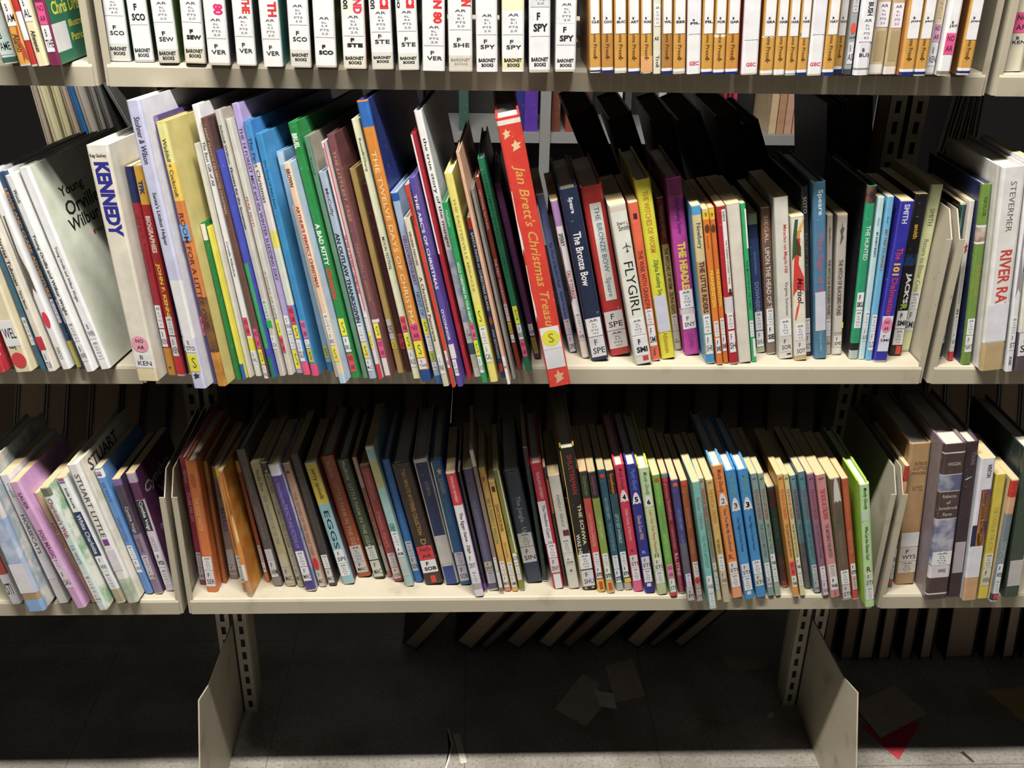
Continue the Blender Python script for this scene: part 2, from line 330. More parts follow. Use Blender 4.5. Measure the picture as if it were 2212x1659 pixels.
# ---------------------------------------------------------------- litter on the floor
def paper(pts, col, label, z, name='paper_scrap', o=(1150, 1280, 2.083), curl=.0):
    P = [hit(o[0]+x/o[2], o[1]+y/o[2], Vector((0, 0, z)), ZN) for x, y in pts]; c = sum(P, Vector())/len(P); mb = MB(); m = cover_mat(col, .8, 'f'); n = len(P)
    up = [(p.x, p.y, z+.0006+curl*((p-c).length*8)**2*((i*7 % 5)/5)) for i, p in enumerate(P)]; dn = [(x, y, q-.0005) for x, y, q in up]
    cc = (c.x, c.y, z+.0006); cd_ = (c.x, c.y, z+.0001)
    mb.add(up+dn+[cc, cd_], [(i, (i+1) % n, 2*n) for i in range(n)]+[(n+(i+1) % n, n+i, 2*n+1) for i in range(n)]+[(i, n+i, n+(i+1) % n, (i+1) % n) for i in range(n)], m)
    tag(mb.build(name), label, 'paper', 'scraps of paper on the floor')
paper([(100, 525), (225, 370), (298, 405), (290, 480), (310, 520), (240, 603)], 'c8bea8', 'squarish dirty paper sheet on the floor, left of the pair under the lower shelf', .0001, curl=.002)
paper([(328, 330), (450, 297), (508, 465), (375, 495)], 'ccb8a0', 'squarish paper sheet on the floor, right of the pair under the lower shelf', .0001, curl=.002)
paper([(275, 440), (330, 450), (365, 455), (380, 525), (305, 512)], 'e8e4d8', 'small torn white scrap lying between two larger sheets', .0016)
paper([(655, 605), (718, 550), (755, 590), (695, 635)], 'b8a08c', 'small tan scrap on the floor near the middle of the empty bay', .0001, curl=.003)
paper([(850, 282), (1060, 300), (1055, 335), (945, 355), (880, 340)], 'b4a08c', 'curled brown paper near the foot of the right upright', .0001, curl=.006)
paper([(1055, 545), (1085, 540), (1088, 562), (1062, 566)], 'd8d0c0', 'tiny white scrap left of the right base bracket', .0001)
paper([(1440, 500), (1628, 420), (1778, 545), (1565, 655)], 'c4b098', 'large grey-brown sheet on the floor under the right bay', .0022, curl=.002)
paper([(1480, 600), (1700, 575), (1745, 590), (1648, 752), (1600, 712)], 'c83040', 'red paper sheet half under the grey-brown sheet', .0001)
paper([(2040, 440), (2200, 425), (2420, 640), (2290, 650)], 'c8a468', 'tan sheet on the floor at the right edge', .0001, curl=.002)
paper([(1660, 380), (1700, 378), (1780, 410), (1765, 440), (1710, 425)], '8c7c70', 'faint dark scrap behind the middle of the empty bay', .0001, o=(380, 1280, 2.404))
paper([(1440, 740), (1475, 735), (1495, 820), (1512, 885), (1480, 893), (1462, 820)], 'd8d0b8', 'narrow folded cream paper strip at the shadow edge', .0001, o=(380, 1280, 2.404), curl=.02, name='paper_strip')
paper([(1408, 705), (1416, 705), (1440, 790), (1420, 870), (1405, 915), (1396, 915), (1412, 865), (1430, 790)], 'e0dcd0', 'thin white string of torn paper beside the folded strip', .0001, o=(380, 1280, 2.404), name='paper_strip')
paper([(1925, 720), (1940, 715), (1990, 762), (1982, 766)], '3c342c', 'thin dark splinter on the lit tile at the right', .0001, name='splinter')
# ---------------------------------------------------------------- the books, as measured
# UPPER SHELF, left bay
B('A', '20 140 500 -140 -20 0', 'paper', 'd4dcd8', 'pale grey-green book with AME label, leftmost', 't|#bar|e89ab0|-60|60|0|1;b|3a6a58|440|500;F|210|420|B AME|c8dcd4')
B('A', '150 245 515 -5 85 0', 'paper', 'dca040', 'yellow-orange thin book with reddish edge, beside the pale AME book', 't|#wave|b84a30|190|480|.55|1;F|0|200|B AM;t|Alamo|4a3a20|260|400')
B('A', '246 288 525 78 130 0', 'paper', 'c43034', 'very thin red and white book left of the cream one', 'b|eee|90|310')
B('A', '290 382 515 134 215 0', 'hard', 'ece0b4', 'cream book with black script at its foot, left of green cover', 'F|-40|165|B AL;t|Athenaeum|222|235|400|.3|.75|.02')
B('A', '384 455 512 235 335 0', 'pict', '7a2850', 'picture book with green front cover and yellow author lettering', 'N|20|190;F|195|400|B THE;X|#bar|eeeef0|.003|.036|.85|.955;X|Chris Driscoll|f0e83a|.012|.10|.77|.82;X|Illustrated by|f0e83a|.042|.105|.85|.885;X|Patrick Kelley|f0e83a|.042|.11|.90|.94', side='2c7a5c', yaw=3, H=.25)
# UPPER SHELF, middle bay: white classics
def baronet(v, geo, side, desc, spec, hole=None):
    B(v, geo, 'paper', 'efefef', desc, spec, side=side, H=.178, D=.105, grp=1)
def bb(a, b): 
    m = (a+b)/2
    return ';h|BARONET|333|%g|%g|.1|.9|.05;h|BOOKS|333|%g|%g|.24|.8|.05' % (a, m-3, m+5, b)
baronet('A', '850 1005 475 780 945 0', '2a5a44', 'white spine with F SCO, first beside left end bracket', 'A|-40|120|6.9 3.0;f|180|285|F SCO;b|d8d8d0|335|460'+bb(360, 425))
baronet('A', '1035 1190 480 970 1115 0', '224a34', 'white spine with F SCO label set high, second from left', 'F|0|190|F SCO||bold'+bb(372, 440))
baronet('A', '1220 1385 488 1155 1315 0', '5a7a34', 'white spine with thin F SEW print under AR label', 'A|0|170|5.0 2.0;f|225|335|F SEW;b|d6d2c6|378|475'+bb(395, 463))
baronet('A', '1425 1590 492 1380 1545 0', '202a24', 'white spine with bold F SEW print and cream foot', 'A|0|170|5.0 2.0;f|210|320|F SEW||bold;b|e2dcc6|365|480'+bb(378, 445))
baronet('A', '1605 1775 505 1560 1725 0', '4a4a50', 'white spine with pink number 80 above F VER', 'A|130|295|5.0 2.0;f|325|435|F VER;t|80|e0206a|28|115|.45|.9|.05')
baronet('A', '1825 1975 508 1780 1935 0', '55555a', 'white spine with red THE above F VER', 'A|110|280|5.1 5.0;f|315|425|F VER;t|THE|d82a2a|-30|105|.5|.9|.05')
baronet('A', '2035 2180 515 1985 2140 0', '40a8a0', 'white spine with red TH lettering and teal side', 'A|135|300|5.2 3.0;f|335|445|F VER;t|R TH|d82a2a|-60|130|.45|.9|.05')
baronet('B', '95 242 490 60 215 0', '20342c', 'white spine with grey label and F SCO print mid-row', 'A|20|180|5.9 3.0;f|210|315|F SCO;b|dcd8cc|360|470'+bb(385, 443))
baronet('B', '275 425 490 245 405 0', '3a6a38', 'white spine with bold low F SCO and green side', 'A|110|270|5.9 3.0;f|310|410|F SCO||bold')
baronet('B', '475 645 500 455 620 0', 'a05a3c', 'white spine with pink ND lettering above F STE', 'A|100|260|5.5 2.0;f|262|355|F STE||bold;b|e6e0cc|400|490'+bb(408, 466)+';t|AND|e0305a|-70|100|.52|.9|.05;t|rson|222|-50|65|.1|.3|.03;b|e8ead8|-60|200')
baronet('B', '688 835 505 650 820 0', '6a8a94', 'white spine with red CI lettering, torn foot', 'A|70|230|4.6 2.0;f|235|330|F STE;b|dcd8cc|378|490'+bb(405, 455)+';t|CI|e02828|-30|65|.5|.9|.08;t|son|333|-30|65|.08|.28|.03')
baronet('B', '878 1022 510 845 1005 0', '3a5a5c', 'white spine with red CI lettering, next right of its twin', 'A|65|225|4.6 2.0;f|255|350|F STE;b|e0ddd2|385|490'+bb(410, 462)+';t|CI|e02828|-30|60|.5|.9|.08;t|sol|333|-30|80|.08|.28|.03')
baronet('B', '1048 1212 515 1045 1208 0', '30383c', 'white spine with red IN 80 lettering', 'A|175|330|5.0 2.0;f|355|450|F VER;t|IN 80|e02828|-20|170|.48|.88|.05')
baronet('B', '1238 1412 520 1230 1405 0', 'b07868', 'white spine with F SHE and faded foot lettering', 'A|55|215|6.1 3.0;f|260|355|F SHE;b|dad2c4|402|500;t|EN|e02828|-30|45|.55|.95|.05;h|BARONET|8a857a|422|444|.1|.9|.02;h|BOOKS|a8a298|452|472|.24|.8|.02')
baronet('B', '1440 1592 525 1430 1590 0', '203028', 'white spine with F SPY, left of the cream-topped one', 'A|90|250|5.1 2.0;f|272|368|F SPY'+bb(422, 485))
baronet('B', '1622 1785 522 1622 1785 0', '2a2a20', 'white spine with cream top band above F SPY', 'b|f0ecc0|-80|80;b|ece2b8|415|505;A|85|250|5.1 2.0;f|275|370|F SPY'+bb(422, 485))
baronet('B', '1820 1972 532 1818 1975 0', '4a6a8c', 'white spine with large bold F SPY label', 'A|-110|50|5.1 2.0|d8d8d8;F|62|262|F SPY||bold'+bb(415, 482))
baronet('B', '2008 2155 522 2012 2170 0', 'e8ddd0', 'white spine with F SPY label, last of the white row', 'A|10|170|5.1 2.0;F|172|325|F SPY||bold'+bb(425, 485))
# UPPER SHELF: biographies with orange feet
def orange(v, geo, code, desc, extra='', navy=(1, 1), col='d29b42', side='b87838', y0=320, foot=None):
    yb = float(geo.split()[2]); n = 'b|f4f4f4|%g|%g' % (yb-72, yb-44); n2 = 'b|%s|%g|%g' % ('1c2c70' if navy[1] else 'f0f0f0', yb-44, yb)
    if not navy[0]: n = 'b|%s|%g|%g' % (col, yb-72, yb-60)
    B(v, geo, 'paper', col, desc, 'W|%g|%g;%s;%s;f|150|235|B %s||bold;h|2.0|777|15|30|.35|.8;t|ons Press|5a3c10|%g|%g|.35|.65;h|#press|3a2408|%g|%g|.3|.7;%s' % (-120, y0, n, n2, code, y0+5, yb-180, yb-182, yb-145, extra), side=side, H=.19, D=.10)
orange('C', '150 260 715 145 252 0', 'CLE', 'orange-footed spine coded CLE, first after the gap')
orange('C', '264 378 715 255 372 0', 'COO', 'orange-footed spine coded COO', col='c08838')
orange('C', '384 508 722 384 503 0', 'BUC', 'orange-footed spine coded BUC')
orange('C', '516 632 725 513 630 0', 'ART', 'orange-footed spine coded ART', col='cc9238')
orange('C', '637 746 722 635 750 0', 'WAS', 'orange-footed spine with taped foot, coded WAS', extra='P|e0a468|535|690')
B('C', '755 830 738 758 832 0', 'paper', 'e0dcc4', 'thin cream spine with AR label among orange ones', 'A|45|250|2.8 0.5;h|AS|444|350|385|.1|.7|.03;t|Troll|333|530|640|.3|.75', H=.19, D=.1)
orange('C', '834 942 722 840 946 0', 'WIL', 'darker orange-footed spine coded WIL', col='b07c34')
orange('C', '946 1058 728 950 1078 0', 'EIS', 'orange-footed spine coded EIS')
B('C', '1085 1208 725 1085 1232 0', 'paper', 'efefef', 'white spine with pink foot letters coded FIL', 'f|170|245|B FIL||bold;W|-100|325|e6e6ee;h|5.0|777|15|35|.4|.8;h|B|222|178|200|.3|.45|.04;h|FIL|222|205|235|.3|.8|.04;h|GEC|e0506c|585|625|.15|.85|.04', side='c82838', H=.19, D=.1)
orange('C', '1212 1318 730 1232 1350 0', 'FIL', 'orange-footed spine coded FIL', col='d09634')
orange('C', '1324 1435 735 1354 1470 0', 'FOR', 'orange-footed spine coded FOR, pale band above orange', extra='b|eee2c4|330|355')
orange('C', '1440 1562 728 1475 1600 0', 'GAR', 'orange-footed spine coded GAR', col='cc8c34')
B('C', '1600 1745 742 1630 1800 0', 'paper', 'efeeee', 'wide white spine with pink foot letters coded KEN', 'W|-100|380|e8e8ec;h|6.0|777|65|95|.45|.8;h|B|222|225|250|.4|.52|.04;h|KEN|222|255|285|.4|.85|.04;h|GEC|e0506c|598|635|.25|.85|.04', side='c85060', H=.19, D=.1)
orange('C', '1775 1900 745 1830 1953 0', 'GRA', 'orange-footed spine coded GRA', extra='b|eee2c4|345|358', y0=345)
orange('C', '1905 2010 735 1955 2070 0', 'HAB', 'orange-footed spine with white base coded HAB', navy=(1, 0), y0=345)
orange('C', '2015 2120 745 2072 2180 0', 'HAR', 'orange-footed spine with blue base coded HAR', y0=345)
orange('D', '2 103 748 62 165 0', 'HAR', 'orange-footed spine with blue swoosh coded HAR', extra='h|#swoosh|24408c|275|335|.0|.7', y0=365)
B('D', '107 240 745 170 320 0', 'paper', 'efefef', 'white spine with pink foot letters coded HAB', 'W|-100|335|e4e4ec;h|2.0|777|15|35|.5|.85;h|B|222|175|198|.2|.32|.04;h|HAB|222|203|232|.2|.65|.04;h|GEC|e0506c|605|642|.1|.85|.04', side='e8e4e4', H=.19, D=.1)
orange('D', '245 362 745 330 442 0', 'HAY', 'orange-footed spine with blue base coded HAY', y0=335)
orange('D', '364 452 715 445 545 0', 'HOO', 'orange-footed spine coded HOO, right of HAY', y0=345)
B('D', '455 540 725 545 622 0', 'paper', '9ea2a4', 'grey spine with small orange-red dot', 'A|-60|120|7.5 4.0|c8c8c8;O|220|330|e05030;h|Level|333|345|375|.1|.9;F|410|620|B AS|d8d8dc;b|444a50|670|725', H=.19, D=.1)
B('D', '548 692 735 635 795 0', 'hard', 'e4e4e8', 'white spine with AR label and B BUS, navy side', 'A|165|405|7.9 8.0;f|450|570|B BUS;t|BY BUSH|333|-60|150|.4|.75|.03;b|8a8c88|660|680', side='2a3458', H=.22)
B('D', '695 838 725 798 940 0', 'paper', 'c8b490', 'tan spine with white AR label, left of its twin', 'A|20|262|4.6 5.0|ece4f0;b|e8e2d8|625|725;t|#bar|b09a70|300|590|.2|.8', H=.19, D=.1)
B('D', '842 978 725 944 1082 0', 'paper', 'bca67c', 'tan spine with white AR label, right of its twin', 'A|30|270|4.1 5.0|e8e0ee;b|e0dace|645|725;t|#bar|a8946c|300|590|.2|.8', side='983848', H=.19, D=.1)
orange('D', '1000 1134 742 1098 1248 0', 'JOH', 'orange-footed spine coded JOH beside tan pair', y0=375, side='a86830')
orange('D', '1137 1250 740 1250 1380 0', 'JAC', 'orange-footed spine coded JAC', y0=375)
B('D', '1252 1338 725 1382 1482 0', 'paper', 'eceaec', 'white spine with pale pink NO AR sticker', 'b|e8d8b4|-50|225;t|KENNEDY|c4ac84|-80|190|.3|.7;N|232|405|e8a0c8;F|430|640|B KEN', H=.19, D=.1)
B('D', '1365 1492 738 1500 1622 0', 'paper', 'ededed', 'white spine with hot pink NO AR sticker', 'N|320|528|f05090;f|190|280|B JEF;b|8a7a68|690|738', side='e8e6e4', H=.19, D=.1)
orange('D', '1568 1685 732 1702 1842 0', 'JOH', 'orange-footed spine coded JOH, last of the bay', y0=385, side='9a5c28')
# UPPER SHELF, right bay
B('D', '1998 2198 698 2062 2262 0', 'hard', 'e4dcc0', 'cream book with pink NO AR sticker', 'N|120|320|f05a90;f|340|440|B KEN;b|dcd2c4|330|455')
# MIDDLE SHELF, left bay (leaning left)
B('E', '-55 32 1530 -330 -250 600', 'pict', 'c83040', 'red-footed leaning book at far left edge', 'b|e8d8c0|600|1440', yaw=10)
B('E', '70 190 1528 -265 -150 560', 'pict', 'e8dcb8', 'cream leaning spine with red dot and WEL label', 'W|1250|1385|efeff2|WEL;h|cbj|222|1370|1405|.2|.6|.03;O|1418|1500|d84048', yaw=10, side='e4d8b4')
B('E', '205 250 1515 -170 -120 570', 'pict', '3a6880', 'thin blue leaning book left of red-square one', 'A|1235|1380|4.0 1.0|dcdad0', yaw=10)
B('E', '252 310 1522 -165 -95 500', 'pict', 'e0d8c8', 'cream leaning spine with red square patch', 't|Harriet Tubman|222|800|1065|.25|.75|.02;t|Terry Bisson|333|1090|1190|.25|.7|.02;P|c83040|1335|1405;F|1412|1520|B TUR', yaw=10)
B('E', '318 385 1512 -120 -40 480', 'pict', 'eeeeee', 'glossy white leaning spine with round red sticker', 'O|1205|1290|e02c48;t|#wave|5a544c|700|1130|.1|.7;t|ABDO|8a8478|1390|1455|.3|.7', yaw=10, side='f0f0f0')
B('E', '388 425 1500 -60 -18 480', 'pict', '2c4a6c', 'thin leaning blue spine with orange capital lettering', 't|LEWIS AND CLARK ADVENTURE|d89038|560|1130|.15|.85|.03;A|1140|1265|5.0 1.0|dcd4e4;b|c8c060|1360|1500', yaw=10)
B('E', '430 468 1505 -14 24 470', 'pict', '34587c', 'thin leaning blue book left of the white pair', 't|TREASURE HUNT ADVENTURE|5c86a8|600|1130|.2|.8|.02;A|1140|1265|5.0 1.0|dcd4e4;b|2c4870|1350|1505', yaw=10, side='f0f0ee')
B('E', '482 540 1525 26 84 498', 'pict', 'f2f0ea', 'first of the white spines about two boys, wider lettering', 't|Woods|3a3a3a|560|630|.3|.7;t|Young Orville and Wilbur Wright|1c2c2c|795|1220|.25|.75|.02;A|1255|1355|5.0 2.0;F|1370|1460|B WRI', yaw=10)
B('E', '545 610 1512 90 162 455', 'pict', 'f3f2ee', 'white picture book showing its front cover with black title', 't|Young Orville and Wilbur Wright|3a3a3a|860|1150|.3|.65;F|1255|1345|B WRI;A|1355|1450|5.0 2.0;X|Young|1c2418|.035|.085|.14|.20;X|Orville and|1c2418|.035|.15|.21|.28;X|Wilbur Wright|1c2418|.03|.165|.29|.37;X|First to Fly|8a3020|.07|.16|.39|.42', yaw=11, side='d6dac8')
# MIDDLE SHELF, middle bay: picture books
B('E', '738 864 1572 456 592 332', 'pict', 'e9e2cf', 'wide cream leaning spine with big blue capital title', 'h|Reg Gadney|222|372|395|.1|.85|.02;t|KENNEDY|2c2c94|415|808|.2|.88|.05;O|1332|1418|f0a0b8|NOAR;F|1424|1500|B KEN;b|e4d4a8|1505|1572;b|f3efe4|332|365', yaw=12, side='e4dfd2')
B('E', '868 920 1540 616 678 440', 'paper', 'a82030', 'red spine with navy top, right of wide cream spine', 'b|1c2c60|440|630;t|John F. Kennedy|7a1420|700|1000|.3|.7;A|1170|1290|7.4 2.0;F|1296|1388|B KEN;b|cc8830|1395|1540;h|#press|402808|1490|1510|.3|.7', yaw=14, side='1c2858')
B('E', '925 978 1545 684 746 436', 'paper', 'b82028', 'red biography spine with yellow top band', 'b|f0b428|436|640;t|TFK|24408c|512|590|.25|.75|.06;t|BIOGRAPHIES|f4e8e0|700|895|.25|.8|.03;t|JOHN F. KENNEDY|f0d830|950|1300|.25|.8|.04;A|1232|1328|5.1 1.0;F|1335|1438|B KEN;b|d82838|1440|1545', yaw=14, side='1c2c60')
B('E', '984 1030 1538 748 796 432', 'paper', 'a02030', 'red spine with navy top, touching lavender picture book', 'b|1c2858|432|632;A|1200|1330|7.1 2.0;F|1340|1410|B KEN;b|cc8830|1415|1538', yaw=14)
B('F', '388 448 1612 28 128 52', 'pict', 'ced0ee', 'tall lavender and white picture book, tallest at left', 't|Stohner & Wilson|3a3a5a|175|425|.3|.75;b|eef0f8|1040|1345;t|Santa\'s Littlest Helper|2c2c3c|575|855|.3|.7;F|1348|1420|E STO;S|1428|1520;t|#leaf|333|1525|1560', yaw=17, side='e2e2f4')
B('F', '452 476 1585 150 182 175', 'pict', '584480', 'purple picture book behind the lavender one', 'N|1230|1330;b|8c78b0|175|215', yaw=17)
B('F', '482 560 1600 186 256 208', 'pict', 'e0c050', 'yellow to orange picture book with dark title', 'b|e4e08c|208|420;b|ecc850|420|620;b|d8803c|620|1130;b|5a4030~8a6030|1130|1420;b|d09030~a06820|1420|1600;t|Waddell + Cockcroft|5a4420|290|600|.3|.75;t|ROOM FOR A LITTLE ONE|5c2c24|685|1290|.2|.75|.01;P|70a8e0|745|830|0|1', yaw=17, side='d8c878')
B('F', '574 618 1566 386 428 742', 'pict', '1f8040', 'green leaning picture book with white tape on top', 'b|ece4d4|742|828', yaw=17)
B('F', '622 640 1562 432 452 760', 'pict', 'f0e040', 'thin yellow picture book right of green taped one', 'b|2a6ab0|1480|1562', yaw=17)
B('F', '644 662 1552 336 362 322', 'pict', 'd8d4c4', 'thin off-white picture book beside a taller white one', '', yaw=17)
B('F', '664 712 1546 300 376 118', 'pict', 'f4f4f4', 'tall white picture book with small dark title at top', 't|The Best Gift of All|333|310|540|.3|.75;t|Cornelia Wilkeshuis|444|835|1020|.35|.7;N|1235|1330|e04054;b|f0e02c|1342|1410;F|1412|1480|E WIL;b|e0dccc|1490|1546', yaw=17, side='f6f6f6')
B('F', '728 776 1558 378 428 188', 'pict', '6c4c44', 'brown picture book with pale capital title', 't|SAINT FRANCIS CELEBRATES CHRISTMAS|c8b090|235|690|.3|.7;N|1295|1398;S|1402|1482;F|1486|1556|232 WAL', yaw=17, side='5c4440')
B('F', '780 800 1558 466 492 362', 'pict', '4450c0', 'thin blue picture book turning green at the foot', 'b|2fa468|950|1400;b|108060|1440|1558', yaw=17)
B('F', '804 846 1545 455 508 145', 'pict', 'ccc8be', 'grey-white picture book with black snow title', 't|Scheidl Wilkon|4a4a40|220|425|.3|.7;t|Flowers for the Snowman|1c2430|445|770|.3|.75|.02;A|1140|1240|6.0 0.5|c8e0d0;P|20b040|1250|1290;F|1330|1400|F SCH', yaw=17, side='b8b0a0')
B('F', '852 890 1540 502 540 195', 'pict', 'd2d0c6', 'pale picture book with red FEAR NOT lettering', 't|FEAR NOT!|c04030|600|755|.25|.75|.01;t|A STORY OF HOPE|8a8478|990|1245|.3|.7|.01;S|1248|1330;N|1335|1420|e04868;b|d8d0c4|1430|1540', yaw=17)
B('F', '900 940 1530 545 600 112', 'pict', 'b6a4dc', 'lilac picture book with white-to-dark long title', 't|THE 14 FOREST MICE and the WINTER SLEDDING DAY|3c3454|235|1040|.25|.7|.01;F|1225|1305|E IWA;A|1308|1400|3.1 0.5;S|1404|1505', yaw=17, side='bcaadc')
B('F', '945 985 1540 606 660 206', 'pict', '4a90d4', 'sky blue picture book with title on cream part', 't|The First Christmas|28406c|285|630|.25|.75|.01;b|e0d8d0|420|780;b|e0d860|780|870;b|d8e0d4|870|1170;N|1175|1270|e04058;S|1275|1345;F|1350|1465|232 GUI;b|f05880|1470|1540', yaw=17, side='3c88d0')
B('F', '990 1030 1545 690 745 270', 'pict', '3890cc', 'mid blue picture book with dark small title', 't|The Story of Baby Jesus|24507c|400|660|.3|.7;N|1250|1345|d870a8;F|1350|1395|232 LUZ;S|1400|1470|c8c040;b|e8507c|1480|1545', yaw=17, side='4498d4')
B('G', '278 326 1522 42 80 362', 'pict', '94b8d8', 'pale blue wrapped picture book left of peach one', 'b|b8d0e4|362|430;S|1385|1450|b8c860;b|3c7cb0|1470|1522', yaw=15, side='7aa8d0')
B('G', '352 372 1550 100 118 655', 'pict', 'ebe6da', 'very thin white picture book beside peach lettered one', '', yaw=15)
B('G', '376 412 1585 84 122 425', 'pict', 'efcfb4', 'peach picture book with red lettering', 't|BROWN|5a4048|450|545|.2|.8|.02;t|ARTHUR\'S PERFECT CHRISTMAS|b83434|645|1075|.25|.75|.03;A|1215|1310|3.4 0.5;F|1312|1380|E BRO;S|1385|1465;b|e4d8b0|1470|1530;b|bcd4e4|1530|1585', yaw=14, side='b8d0e8')
B('G', '446 490 1558 86 142 215', 'pict', '1f8a40', 'bright green picture book with white and red title', 't|BRUEL|f4f4ec|265|345|.2|.8|.04;t|A BAD KITTY|f4f4f0|740|960|.25|.8|.03;t|Christmas|e03438|975|1140|.2|.85|.03|i;S|1240|1330;F|1335|1415|F BRU;N|1425|1520|e04858;b|2a8c44|1525|1558', yaw=14, side='2c9048')
B('G', '502 520 1556 178 226 285', 'pict', '5f8f74', 'dull green picture book with faded title', 't|Toned|2c4c3c|385|480|.3|.7', yaw=13, side='a8a090')
B('G', '526 572 1560 252 300 472', 'pict', 'a8bcd0', 'misty blue picture book with dark bold title', 't|McCully|6c4850|555|700|.25|.8|.01;t|AN OUTLAW THANKSGIVING|1c2c38|790|1290|.2|.8|.03;A|1265|1360|3.6 0.5;S|1368|1450|e8e050;F|1455|1515|E McC', yaw=13)
B('G', '578 600 1562 272 300 312', 'pict', 'e8dcdc', 'thin white and red picture book', 't|HOUGHTON|7a3038|340|440|.15|.6;t|THE YEAR OF THE PERFECT CHRISTMAS TREE|9c2830|800|1110|.15|.7;t|#bar|d02438|314|1200|.72|1;A|1225|1310|4.2 0.5;S|1315|1400;b|d83440|1480|1562', yaw=12)
B('G', '606 652 1555 304 352 275', 'pict', '7c4c54', 'mauve-brown picture book with gold title', 't|THE LITTLEST TREE|c09058|355|730|.3|.7|.01;t|TAZEWELL + JEROME|b08850|840|1150|.3|.7|.01;S|1265|1345;N|1350|1445;b|e4dcdc|1245|1262;W|1448|1540|e4dcdc', yaw=12, side='6c4040')
B('G', '672 712 1530 416 452 455', 'pict', 'b49454', 'golden tan picture book with pale label', 'W|1245|1350|b8b4bc|2.95;S|1355|1400|c8b040', yaw=11)
B('G', '718 752 1525 486 520 535', 'pict', '4c1c26', 'dark maroon picture book', 'N|1320|1400|c83850', yaw=11)
B('G', '762 802 1560 432 472 195', 'pict', 'e8eac4', 'pale lime picture book with moon title', 't|Russell/Zhang|3c3c34|290|465|.3|.7;t|MOON FESTIVAL|4c4c44|810|985|.3|.7|.01;N|1228|1312|e84858;S|1320|1402;F|1405|1495|394 RUS', yaw=10)
B('G', '812 856 1575 470 550 95', 'pict', 'dd8a2a', 'orange picture book with blue tape cap, tallest of all', 'b|2c6cbc|95|228;t|THE TWELVE DAYS OF CHRISTMAS|f0dca8|355|1300|.3|.7|.005;N|1268|1352|e84880;S|1360|1445;F|1450|1505|782 TWE;b|1c4c90|1510|1575', yaw=10, side='28387c')
B('G', '878 918 1585 636 680 580', 'pict', 'a4b8d8', 'pale blue picture book with blue tape cap', 'b|2458a8|580|622;t|HELLDORFER/GILBERT|983c6c|805|1065|.25|.75|.02;t|NIGHT OF|3c5890|1100|1225|.25|.75|.01;S|1242|1322;A|1325|1412|5.3 0.5;S|1415|1465|b8c030;F|1470|1510|E HEL;b|3468b0|1540|1585', yaw=9, side='8ca8d0')
B('G', '924 958 1600 706 750 715', 'pict', 'e0d8be', 'beige picture book with script title', 't|VIRGINIA PARSONS|4c4438|780|960|.3|.7;t|A Christmas Panorama|3c3428|1020|1360|.25|.75;F|1432|1530|263 PAR;b|d8ccb0|1535|1600', yaw=9)
B('G', '965 990 1605 716 738 540', 'pict', 'e23a28', 'thin scarlet picture book left of violet one', 't|CHRISTMAS|7c1c14|600|750|.25|.75;F|1410|1500|394 AR', yaw=8, side='e8e0d4')
B('H', '368 405 1602 98 146 505', 'pict', '5c4ca8', 'violet picture book with white capital title', "t|THE ABC'S OF CHRISTMAS|f0f0f4|585|1085|.2|.75|.02;t|O'CONNOR|f0f0f4|1190|1355|.25|.75|.02;F|1455|1540|263 OCO;b|e4e0e8|1375|1450", yaw=8)
B('H', '410 436 1565 98 134 268', 'pict', 'b41c30', 'tall dark red and white picture book', 't|#bar|ece4e0|270|900|0|.4', yaw=7)
B('H', '440 484 1550 115 165 150', 'pict', 'f0f0ec', 'tall white picture book with black old-style title', 't|the true story of the manger|26242c|290|872|.25|.8|.01;b|8c9cc0~dce4ec|880|1260;F|1290|1345|263 TAR;b|506880|1370|1430;b|dcdcc8|1435|1500', D=.15, yaw=6, side='c4ccd0')
B('H', '490 524 1582 278 314 632', 'pict', '1c9c54', 'emerald picture book with white title near the foot', 't|Hudson|b8e4c0|670|755|.3|.75|.01;t|HOLD CHRISTMAS IN YOUR HEART|f0f4ec|945|1260|.25|.75|.02;N|1262|1350;S|1355|1435;F|1440|1525|263 HUD', D=.15, yaw=6)
B('H', '530 576 1578 284 338 478', 'pict', 'ece070', 'yellow picture book with spaced capital title', 't|THE EASTERVILLE MIRACLE|a49c58|605|1100|.35|.65;S|1178|1278;A|1282|1370|3.9 0.5;F|1375|1470|234 CAL', D=.15, yaw=5)
B('H', '584 610 1555 408 440 710', 'paper', '2c3c74', 'navy thin paperback with red top', 'b|d0342c|710|768;t|SANTA PAWS on CHRISTMAS ISLAND|e8e8e8|785|1200|.25|.8|.02;t|KRIS EDWARDS|d0d0dc|1300|1450|.25|.75|.01;O|1230|1275|b06838;P|d83c30|1478|1520|.1|.9', yaw=4)
B('H', '622 648 1588 366 392 362', 'pict', 'e4b494', 'thin peach-brown picture book', 'b|f0f0f0|1440|1588;f|1460|1510|29 H', D=.15, yaw=4)
B('H', '654 668 1560 432 446 560', 'pict', '8c8c88', 'very thin grey picture book', '', D=.15, yaw=3)
B('H', '674 708 1520 436 474 500', 'pict', '80301e', 'rust brown picture book with pale lettering', 't|HAYWARD WATLING|d0a8a0|565|770|.3|.7|.01;t|THE FIRST THANKSGIVING|d8b8b0|925|1190|.25|.75|.01;A|1165|1255|4.0 0.5|c8c4c0;S|1260|1320|b8b030;F|1325|1365|394 BAR', D=.15, yaw=3)
B('H', '716 758 1520 456 502 402', 'pict', '10704c', 'dark green picture book with white inner edge', 't|CHRISTMAS COUNTING CAROLS|0c4c34|480|1020|.3|.7;S|1175|1268;F|1272|1350|248 BIS;N|1355|1440', D=.15, yaw=2)
B('H', '762 800 1455 540 580 535', 'pict', '602c60', 'plum picture book left of the big red one', 't|JOY TO THE WORLD|784878|800|1110|.25|.75|.01;F|1270|1330|225 NEB;S|1340|1425|a8982c', D=.15, yaw=1)
